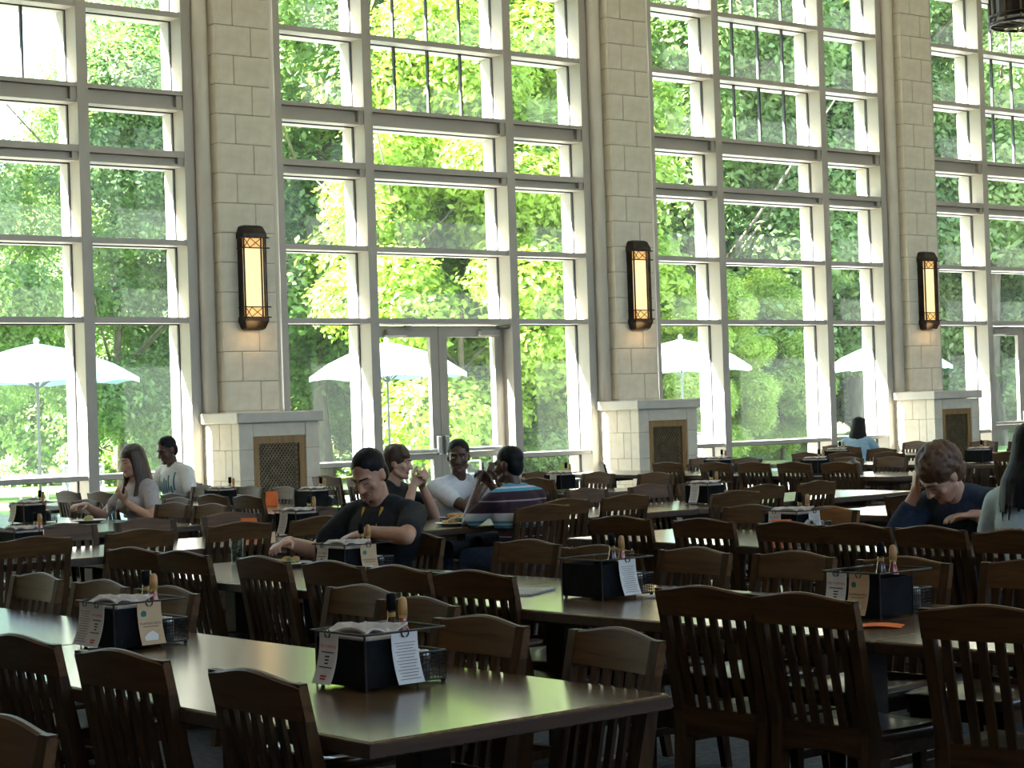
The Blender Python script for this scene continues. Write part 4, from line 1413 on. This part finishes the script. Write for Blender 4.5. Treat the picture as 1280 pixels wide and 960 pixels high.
# woman in blue by the far window
person('black-haired woman in a pale blue top seen from behind, by the window', (19.33, 16.62, 0), FX + math.radians(30), 'skin_light', 'cloth_sky',
    lean=20, head=(0, 25, 0), hair=('long_back', 'hair_black'), female=True, scale=1.0)
# man resting his head on his hand, right
person('man in a navy and grey sweatshirt resting his head on his hand', (8.74, 6.60, 0), FNX + math.radians(4), 'skin_light', 'cloth_navy', eyes='down',
    lean=38, twist=4, head=(-18, 46, -10), hair=('curly', 'hair_auburn'), long_sleeve=True, torso=1.12, scale=1.08, head_scale=1.12, slide=.02,
    hands={'R': ((.15, .42, .90), (.55, .25, -1), (.0, -.12, 1), (.6, .7, 0), .35), 'L': ((-.16, .35, .80), (-1, -.3, -.4), (.6, .8, 0), (0, 0, 1), .4)})
# woman at the right edge, back to the camera
e, sh, T, Hd, A = person('black-haired woman in a pale printed T-shirt at the right edge', (7.52, 5.49, 0), FX + math.radians(2), 'skin_light', 'cloth_pale',
    lean=8, head=(0, 6, 0), hair=('long_back', 'hair_black'), female=True, scale=1.06)
def back_text(s, size, mat, z):
    me = text_mesh(s, size, mat)
    bm = bmesh.new(); bm.from_mesh(me)
    bmesh.ops.triangulate(bm, faces=bm.faces)
    bmesh.ops.subdivide_edges(bm, edges=[ed for ed in bm.edges if ed.calc_length() > .015], cuts=1)
    bm.to_mesh(me); bm.free()
    for v in me.vertices:
        v.co = T(v.co.x, -.5, z + v.co.y)
    lay_on(me, sh, None, T(0, .4, .3) - T(0, 0, .3), e, 'shirt_print')
back_text('SING NIGHT FEVER', .030, 'ink_red', .257)

# ------------------------------------------------------------------ things on the tables
Z = .751
def tumbler(x, y, label, h=.125):
    e = empty('tumbler', (x, y, Z)); tag(e, label, 'glass', 'drinking glasses')
    MB().lathe([(.028, 0), (.036, h), (.034, h), (.0265, .008), (0, .008), (0, 0)], 18).build('glass_wall', 'tumbler_glass', e, True)
    b = MB()
    for k in range(9):
        a = k * 2.4; r = .016
        b.bbox(r * math.cos(a) - .011, r * math.cos(a) + .011, r * math.sin(a) - .011, r * math.sin(a) + .011, .012 + .010 * k, .032 + .010 * k, .004)
    b.build('ice', 'tumbler_glass', e)
tumbler(5.36, 8.72, 'clear tumbler of ice beside the hand of the man in black', .13)
tumbler(7.75, 10.42, 'clear tumbler in front of the young man in white')
tumbler(7.00, 13.1, 'clear tumbler before the long-haired girl')
tumbler(17.2, 13.9, 'clear tumbler past the middle bay row')
def plate(x, y, label, cat_food):
    e = empty('plate', (x, y, Z)); tag(e, label, 'plate', 'plates of food')
    MB().lathe([(0, 0), (.07, 0), (.12, .018), (.125, .020), (.118, .022), (.07, .006), (0, .006)], 24).build('dish', 'plate_white', e, True)
    rr = random.Random(int(x * 100))
    for k in range(7):
        a = rr.uniform(0, 6.3); r = rr.uniform(0, .06)
        Blob().ell((r * math.cos(a), r * math.sin(a), .02 + rr.uniform(0, .015)), (rr.uniform(.02, .035), rr.uniform(.02, .035), .018), None, 10).mb.build('food', 'food_green' if k % 2 else 'food_bun', e, True)
plate(7.92, 10.22, 'white plate of food under the arm of the striped man', 0)
plate(5.42, 8.35, 'white plate of food before the man in black', 0)
plate(8.35, 10.75, 'white plate of food between the two young men', 0)
plate(7.0, 13.45, 'white plate before the long-haired girl', 0)
tr = empty('tray', (8.02, 10.27, Z - .004)); 
bpy.data.objects.remove(tr)
# folded newspaper and loose sheet on the orange card row
def paper(x, y, rz, w, l, mat, name, label, cat, t=.004, fold=0.0):
    n = 8
    vs = []
    for s in (0, 1):
        for j in range(n + 1):
            for i in range(2):
                u = j / n
                vs.append(((i - .5) * w, (u - .5) * l, Z + fold * math.sin(u * math.pi) + s * t))
    m = 2 * (n + 1)
    fs = []
    for j in range(n):
        a = 2 * j
        fs += [(a + 2, a + 3, a + 1, a), (m + a, m + a + 1, m + a + 3, m + a + 2), (a, m + a, m + a + 2, a + 2), (a + 1, a + 3, m + a + 3, m + a + 1)]
    fs += [(0, 1, m + 1, m), (m - 2, 2 * m - 2, 2 * m - 1, m - 1)]
    o = MB().add(vs, fs).build(name, mat)
    o.location = (x, y, 0); o.rotation_euler = (0, 0, rz)
    tag(o, label, cat)
    return o
paper(5.12, 6.30, .5, .28, .36, 'newsprint', 'newspaper', 'folded newspaper lying left of the caddy in the orange card row', 'newspaper', .008)
paper(5.42, 5.52, .3, .22, .29, 'newsprint', 'magazine', 'thin magazine lying right of the caddy in the orange card row', 'magazine', .006)
paper(5.04, 4.26, .55, .10, .15, 'paper_orange', 'orange_card', 'bright orange card lying flat beside a caddy', 'card', .001, .006)
paper(4.95, 6.08, 1.2, .05, .12, 'ink_red', 'red_card', 'small red card on the edge of the orange card row', 'card', .001, .004)
def tent_card(x, y, rz, label):
    e = MB().add([(-.05, -.03, Z), (.05, -.03, Z), (.05, .03, Z), (-.05, .03, Z), (-.05, 0, Z + .12), (.05, 0, Z + .12)],
                 [(0, 1, 5, 4), (2, 3, 4, 5), (0, 4, 3), (1, 2, 5), (0, 3, 2, 1)]).build('tent_card', 'paper_orange')
    e.location = (x, y, 0); e.rotation_euler = (0, 0, rz); tag(e, label, 'card', 'orange tent cards')
tent_card(7.72, 7.16, -.9, 'orange tent card beside the caddy before the orange-brown chair')
tent_card(6.62, 10.62, -.8, 'orange tent card on the crosswise table left of the man in black')
tent_card(9.02, 14.1, -.8, 'orange tent card in front of the left radiator cover')
# water bottle and paper bag on the table by the doors
e = empty('water_bottle', (11.52, 14.15, Z)); tag(e, 'clear plastic water bottle with a blue label by the doors', 'bottle')
MB().lathe([(0, 0), (.032, 0), (.033, .01), (.033, .15), (.026, .18), (.012, .205), (.012, .21), (0, .21)], 16).build('bottle_body', 'tumbler_glass', e, True)
MB().lathe([(.0335, .05), (.0345, .05), (.0345, .12), (.0335, .12)], 16).build('paper_label', 'water_blue', e)
MB().lathe([(0, .208), (.014, .208), (.014, .228), (0, .228)], 12).build('cap', 'patio_white', e)
def bag(x, y, rz, label, mat='paper_bag', s=1.0):
    rr = random.Random(int(x * 10))
    rings = []
    for k, (z, w, d) in enumerate(((0, .10, .07), (.03, .105, .075), (.09, .10, .07), (.14, .085, .05), (.17, .06, .02), (.19, .075, .012))):
        ring = []
        for i in range(14):
            a = 2 * math.pi * i / 14
            ring.append((s * (w * math.cos(a) * (1 + rr.uniform(-.1, .1))), s * (d * math.sin(a) * (1 + rr.uniform(-.12, .12))), s * (z + rr.uniform(-.008, .008) * (k > 0))))
        rings.append(ring)
    o = MB().loft(rings).build('paper_bag', mat)
    o.location = (x, y, Z + .004); o.rotation_euler = (0, 0, rz); o.scale = (1, 1, .62); tag(o, label, 'bag')
bag(11.45, 13.75, .6, 'crumpled brown paper bag on the table by the doors')
bag(7.68, 6.93, .9, 'crumpled dark bag lying near the caddy before the orange-brown chair', 'tray_dark', 1.0)
bag(14.9, 12.85, .5, 'dark crumpled bag on the near end of the third bay table', 'tray_dark', 1.2)

# ------------------------------------------------------------------ outdoors: patio, lawn
structure(MB().box(-40, 90, YO, 31.0, -.25, -.06).build('ground_patio', 'paving'))
structure(MB().box(-80, 200, 31.0, 190, -.25, -.05).build('ground_lawn', 'lawn'))
structure(MB().box(-60, 90, -60, YB - .3, -.25, -.06).build('ground_behind', 'paving'))

def umbrella_proto():
    e = empty('patio_umbrella')
    R, zr, zt = 1.38, 2.05, 2.70
    n = 8
    seg = 6
    vs, fs = [], []
    # eight gores, each sagging between its ribs, with a short scalloped valance
    rows = [(0.02, zt), (.25, zt - .07), (.5, zt - .18), (.75, zt - .33), (1.0, zr + .10)]
    for rr_, z in rows:
        for k in range(n * seg):
            a = 2 * math.pi * k / (n * seg)
            f = (k % seg) / seg
            sag = math.sin(f * math.pi)
            r = R * rr_ * (1 - .055 * sag * rr_)
            vs.append((r * math.cos(a), r * math.sin(a), z - .05 * sag * rr_ * (1 - rr_ * .3)))
    for k in range(n * seg):
        a = 2 * math.pi * k / (n * seg)
        f = (k % seg) / seg
        sag = math.sin(f * math.pi)
        r = R * (1 - .05 * sag)
        vs.append((r * math.cos(a), r * math.sin(a), zr + .02 + .045 * sag))
    m = n * seg
    for q in range(len(rows)):
        for k in range(m):
            fs.append((q * m + k, q * m + (k + 1) % m, (q + 1) * m + (k + 1) % m, (q + 1) * m + k))
    fs.append(tuple(range(m)))
    MB().add(vs, fs).build('canopy', 'canopy', e, True)
    MB().lathe([(0, 0), (.02, 0), (.02, zt + .02), (0, zt + .02)], 10).build('pole', 'patio_metal', e)
    MB().lathe([(0, zt), (.03, zt), (.045, zt + .05), (.02, zt + .09), (0, zt + .09)], 10).build('finial', 'canopy', e)
    MB().lathe([(0, -.06), (.28, -.06), (.28, 0), (.06, .05), (.04, .25), (0, .25)], 16).build('base', 'patio_metal', e)
    for k in range(n):
        a = 2 * math.pi * k / n
        MB().tube([(.03 * math.cos(a), .03 * math.sin(a), zt - .06), (R * .97 * math.cos(a), R * .97 * math.sin(a), zr + .10)], .011, 5).build('rib', 'patio_metal', e)
        MB().tube([(.03 * math.cos(a), .03 * math.sin(a), zr - .02), (R * .42 * math.cos(a), R * .42 * math.sin(a), zt - .26)], .010, 5).build('strut', 'patio_metal', e)
    return e
up = umbrella_proto()
UMB = [(13.6, 27.66, 1.0, 'open pale aqua patio umbrella at far left outside'), (19.77, 27.2, .99, 'open pale aqua patio umbrella outside the double doors'), (26.0, 26.5, .99, 'open pale aqua patio umbrella right of the middle column'), (32.9, 27.3, .98, 'open pale aqua patio umbrella left of the right column'), (39.2, 27.0, 1.0, 'open pale aqua patio umbrella outside the rightmost window')]
for i, (x, y, s, lab) in enumerate(UMB):
    u = up if i == 0 else copy_tree(up)
    u.location = (x, y, 0); u.scale = (s * (1.1 if i == 0 else 1),) * 2 + (s,); u.rotation_euler = (0, 0, .2 + i * .5)
    tag(u, lab, 'umbrella', 'patio umbrellas')
def patio_table_proto():
    e = empty('patio_table')
    R = .55
    MB().lathe([(.05, .70), (R, .70), (R, .725), (.05, .725)], 24).build('tabletop', 'patio_white', e)
    for k in range(4):
        a = math.pi / 4 + k * math.pi / 2
        MB().tube([(R * .7 * math.cos(a), R * .7 * math.sin(a), .70), (R * .55 * math.cos(a), R * .55 * math.sin(a), .35), (R * .8 * math.cos(a), R * .8 * math.sin(a), -.06)], .016, 6).build('leg', 'patio_white', e)
    return e
def patio_chair_proto():
    e = empty('patio_chair')
    b = MB().box(-.25, .25, -.24, .24, .40, .425); b.build('seat', 'patio_mesh', e)
    b = MB()
    fr = [(-.25, -.24, .42), (-.26, -.36, .92), (.26, -.36, .92), (.25, -.24, .42)]
    b.tube(fr, .022, 6); b.build('back_frame', 'patio_white', e)
    MB().add([(-.22, -.255, .46), (.22, -.255, .46), (.23, -.35, .89), (-.23, -.35, .89), (-.22, -.262, .46), (.22, -.262, .46), (.23, -.357, .89), (-.23, -.357, .89)],
             [(0, 1, 2, 3), (7, 6, 5, 4), (0, 4, 5, 1), (1, 5, 6, 2), (2, 6, 7, 3), (3, 7, 4, 0)]).build('backrest', 'patio_mesh', e)
    for s in (-1, 1):
        MB().tube([(s * .26, .24, -.06), (s * .26, .22, .42), (s * .27, .2, .63), (s * .27, -.26, .64), (s * .26, -.30, .60)], .016, 6).build('arm', 'patio_white', e)
        MB().tube([(s * .25, -.24, .42), (s * .26, -.32, -.06)], .016, 6).build('leg', 'patio_white', e)
    return e
pt, pc = patio_table_proto(), patio_chair_proto()
for i, (x, y, s, lab) in enumerate(UMB):
    t = pt if i == 0 else copy_tree(pt)
    t.location = (x, y, 0)
    tag(t, 'round white patio table under the umbrella ' + ['at far left', 'outside the double doors', 'right of the middle column', 'left of the right column', 'outside the rightmost window'][i], 'table', 'patio tables')
pch = [(12.4, 24.0, 2.6, 'far left window, leftmost'), (13.75, 23.6, 2.2, 'far left window, second'), (14.5, 22.4, 3.6, 'first window, near its mullion'), (15.6, 24.6, 1.2, 'first window, right part'), (18.9, 26.2, .4, 'double doors, left leaf'), (20.8, 26.6, -1.2, 'double doors, right leaf'), (21.3, 22.6, 2.6, 'window right of the doors'), (25.1, 26.0, .9, 'third window, left part'), (27.0, 26.9, -1.4, 'third window, middle'), (32.0, 26.8, 1.0, 'third window, right part')]
for i, (x, y, a, lab) in enumerate(pch):
    c = pc if i == 0 else copy_tree(pc)
    c.location = (x, y, 0); c.rotation_euler = (0, 0, a)
    tag(c, 'white-framed patio armchair seen through the ' + lab, 'chair', 'patio chairs')

# ------------------------------------------------------------------ trees and shrubs
def leaf_mesh(name, blobs, n, size, mat, seed):
    """n folded leaves spread through the outer shells of the blobs"""
    g = np.random.default_rng(seed)
    bl = np.array(blobs, float)
    vol = bl[:, 3] ** 2
    idx = g.choice(len(bl), n, p=vol / vol.sum())
    d = g.normal(size=(n, 3)); d /= np.linalg.norm(d, axis=1)[:, None]
    rad = bl[idx, 3] * (1 - .42 * g.random(n) ** 1.6) * (1 + .10 * g.normal(size=n))
    sq = np.array([1, 1, .8])
    c = bl[idx, :3] + d * rad[:, None] * sq
    nrm = d * .8 + np.array([0, 0, .75]) + g.normal(size=(n, 3)) * .55
    nrm /= np.linalg.norm(nrm, axis=1)[:, None]
    t = np.cross(nrm, g.normal(size=(n, 3))); t /= np.linalg.norm(t, axis=1)[:, None]
    b = np.cross(nrm, t)
    s = size * (.6 + .8 * g.random(n))[:, None]
    fold = nrm * s * .18
    p0 = c - t * s; p1 = c + b * s * .55 + fold; p2 = c + t * s; p3 = c - b * s * .55 + fold
    V = np.stack([p0, p1, p2, p3], 1).reshape(-1, 3)
    F = np.arange(n)[:, None] * 4
    tri = np.concatenate([np.concatenate([F, F + 1, F + 2], 1)[:, None], np.concatenate([F, F + 2, F + 3], 1)[:, None]], 1).reshape(-1, 3)
    me = bpy.data.meshes.new(name)
    me.vertices.add(len(V)); me.vertices.foreach_set('co', V.ravel())
    me.loops.add(tri.size); me.loops.foreach_set('vertex_index', tri.ravel().astype(np.int32))
    me.polygons.add(len(tri)); me.polygons.foreach_set('loop_start', (np.arange(len(tri)) * 3).astype(np.int32))
    me.polygons.foreach_set('loop_total', np.full(len(tri), 3, np.int32))
    me.update(calc_edges=True); me.validate()
    me.materials.append(MATS[mat])
    return me
def crown_blobs(seed, H0, H1, R, n, low=.5):
    g = np.random.default_rng(seed)
    out = []
    for k in range(n):
        u = (k + .5) / n
        z = H0 + (H1 - H0) * u
        w = R * math.sin(math.pi * (.16 + .78 * u)) ** .8
        a = g.random() * 6.28
        rr = w * math.sqrt(g.random()) * .8
        out.append((rr * math.cos(a), rr * math.sin(a), z + g.normal() * .3, R * (.22 + .20 * g.random())))
    return out
def trunk_mesh(name, h, r, seed, top):
    g = np.random.default_rng(seed)
    b = MB()
    pts = [(g.normal() * .08 * k, g.normal() * .08 * k, h * k / 6 - .05) for k in range(7)]
    b.tube(pts, [r * (1.25 - .75 * k / 6) * (1.25 if k == 0 else 1) for k in range(7)], 10)
    for k in range(9):
        i = 2 + k % 4
        p = Vector(pts[i]); a = g.random() * 6.28; L = top * (.22 + .2 * g.random())
        q1 = p + Vector((math.cos(a) * L * .5, math.sin(a) * L * .5, L * .45)); q2 = p + Vector((math.cos(a) * L, math.sin(a) * L, L * .95))
        b.tube([p, q1, q2], [r * .42, r * .28, r * .1], 7)
    return b.mesh(name, 'bark', True)
KINDS = {}
def tree_kind(key, seed, H0, H1, R, nb, nl, size, mat, th, tr):
    cr = leaf_mesh('crown', crown_blobs(seed, H0, H1, R, nb), nl, size, mat, seed)
    KINDS[key] = (cr, trunk_mesh('trunk', th, tr, seed, H1 - H0))
tree_kind('maple', 1, 2.6, 15.5, 4.6, 46, 85000, .10, 'leaf_green', 12, .15)
tree_kind('oak', 2, 3.2, 17.5, 5.2, 52, 85000, .105, 'leaf_deep', 14, .2)
tree_kind('lime', 3, 0.9, 10.2, 3.1, 40, 70000, .088, 'leaf_lime', 7.5, .08)
tree_kind('tall', 4, 5.5, 18.5, 4.4, 40, 60000, .105, 'leaf_green', 15, .19)
tree_kind('shrub', 5, .3, 2.9, 1.9, 16, 20000, .08, 'leaf_green', 1.6, .06)
tree_kind('under', 6, .8, 5.6, 2.6, 24, 36000, .09, 'leaf_green', 3.8, .09)
def tree(key, px, depth, s, rz, label, name='broadleaf_tree', cat='tree', group='trees behind the patio', zs=1.0):
    p = ground_at(px, depth)
    e = empty(name, (p.x, p.y, -.05), rz)
    e.scale = (s, s, s * zs)
    cr, tk = KINDS[key]
    c = obj('crown', cr, e); c['kind'] = 'stuff'
    obj('trunk', tk, e)
    tag(e, label, cat, group)
T_ = [
    ('maple', -70, 41, .56, .3, 'leafy green tree behind the far left umbrella'),
    ('maple', 150, 44, .62, 2.1, 'leafy green tree behind the long-haired girl'),
    ('oak', 300, 52, .95, 1.0, 'dense green tree hidden partly by the left column'),
    ('maple', 405, 46, .95, 4.0, 'leafy green tree in the left panes beside the doors'),
    ('lime', 575, 43, .98, .9, 'bright yellow-green tree above the double doors'),
    ('lime', 690, 46, 1.12, 3.1, 'bright yellow-green tree in the right panes beside the doors'),
    ('oak', 540, 60, 1.05, 5.0, 'tall dark green tree behind the bright yellow-green ones'),
    ('maple', 870, 53, 1.0, 1.7, 'sunlit green tree right of the middle column'),
    ('tall', 800, 64, 1.1, .4, 'tall green tree behind the middle column'),
    ('maple', 985, 58, 1.05, 3.6, 'sunlit green tree in the middle of the third window'),
    ('tall', 1075, 57, 1.0, 2.2, 'tall tree with a bare forked trunk, third window right panes'),
    ('oak', 1180, 66, 1.1, 4.4, 'dense green tree right of the right column'),
    ('tall', 1245, 58, 1.0, .8, 'tall tree with dark trunk in the rightmost window'),
    ('oak', 60, 66, .55, 2.9, 'dense tree far behind the far left umbrella'),
    ('oak', 700, 74, 1.3, 1.9, 'large dark tree far behind the double doors'),
    ('oak', 930, 80, 1.35, 3.3, 'large dark tree far behind the third window'),
    ('oak', 420, 76, 1.2, .2, 'large dark tree far behind the left column'),
    ('oak', 1150, 86, 1.4, 5.5, 'large dark tree far behind the right column'),
    ('oak', 230, 82, .7, 1.2, 'large dark tree far behind the first window'),
    ('oak', 1330, 74, 1.2, 2.4, 'large dark tree at the right edge of the picture')]
for k, px, d, s, rz, lab in T_:
    tree(k, px, d, s, rz, lab)
U_ = [('under', 40, 50, .9, .4), ('under', 200, 54, .9, 1.9), ('under', 330, 56, 1.0, 3.0), ('under', 440, 50, .85, .7), ('under', 520, 58, 1.0, 2.2), ('shrub', 610, 44, .8, 1.1), ('lime', 905, 47, .42, 1.3), ('lime', 860, 45, .40, 2.6), ('lime', 975, 51, .45, .2), ('under', 800, 56, 1.0, 4.2),
      ('under', 1060, 58, 1.05, 1.4), ('under', 1140, 60, 1.0, .1), ('under', 1210, 62, 1.1, 2.7), ('under', 1290, 60, 1.1, 5.0), ('shrub', 150, 47, .9, 2.0), ('shrub', 250, 49, .9, .6), ('under', 720, 62, 1.0, 3.9), ('under', 110, 60, 1.1, 4.4), ('under', -40, 56, 1.0, 1.0), ('under', 640, 66, 1.2, 3.3), ('under', 970, 66, 1.2, 2.5)]
where = ['behind the far left umbrella pole', 'behind the long-haired girl', 'behind the left column', 'left of the double doors', 'in the left door leaf', 'at the foot of the bright tree, right door leaf', 'bright, behind the third window umbrella pole', 'bright, right of the middle column', 'bright, in the middle of the third window', 'behind the middle column',
         'behind the woman in blue', 'behind the right column', 'in the rightmost window', 'at the right picture edge', 'low, behind the long-haired girl', 'low, behind the man at far left', 'behind the right panes beside the doors', 'far behind the first window', 'at the left picture edge', 'far behind the right door leaf', 'far behind the third window']
for (k, px, d, s, rz), w in zip(U_, where):
    tree(k, px, d, s, rz, 'leafy green shrub outside, ' + w, 'leafy_shrub', 'shrub', 'shrubs beyond the patio')

# the wood goes on past both sides: trees added to cut the skylight
rr = random.Random(9)
for i in range(16):
    key = ('maple', 'oak', 'tall', 'under')[i % 4]
    x, y = (-34 + i * 3.6 + rr.uniform(-1, 1), 33.5 + (i % 2) * 5 + rr.uniform(-1, 1)) if i < 11 else (58 + (i - 11) * 5, 40 + (i % 2) * 6)
    s = rr.uniform(.95, 1.15)
    for nm, me in (('added_treeline', KINDS[key][0]), ('added_treeline', KINDS[key][1])):
        o = obj(nm, me, None, (x, y, -.05), (0, 0, rr.uniform(0, 6)))
        o.scale = (s, s, s)
        tag(o, 'row of leafy trees added beyond the edge of the picture', None, 'added trees past the picture edge', 'stuff')

# brick building glimpsed through the doors
def building(px, depth, w, h, label):
    p = ground_at(px, depth)
    e = empty('brick_building', (p.x, p.y, 0)); tag(e, label, 'building', 'brick buildings behind the trees')
    MB().box(-w / 2, w / 2, 0, 6, -.1, h).build('wall', 'far_brick', e)
    MB().box(-w / 2 - .3, w / 2 + .3, -.3, 6.3, h, h + .35).build('cornice', 'stone_cap', e)
    MB().box(-w / 2 - .05, w / 2 + .05, -.08, 0, 0, .8).build('plinth', 'stone_cap', e)
    k = int(w // 2.4)
    for i in range(k):
        for f in range(int(h // 3.2)):
            x = -w / 2 + (i + .5) * w / k; z = 1.2 + f * 3.2
            q = MB().box(x - .55, x + .55, -.06, .02, z, z + 1.7).build('window', 'patio_white', e)
            MB().box(x - .46, x + .46, -.075, -.06, z + .09, z + 1.61).build('pane', 'gasket', q)
building(500, 96, 12, 7, 'red brick building glimpsed through the left door leaf')
building(1250, 104, 14, 8, 'red brick building glimpsed through the rightmost door')
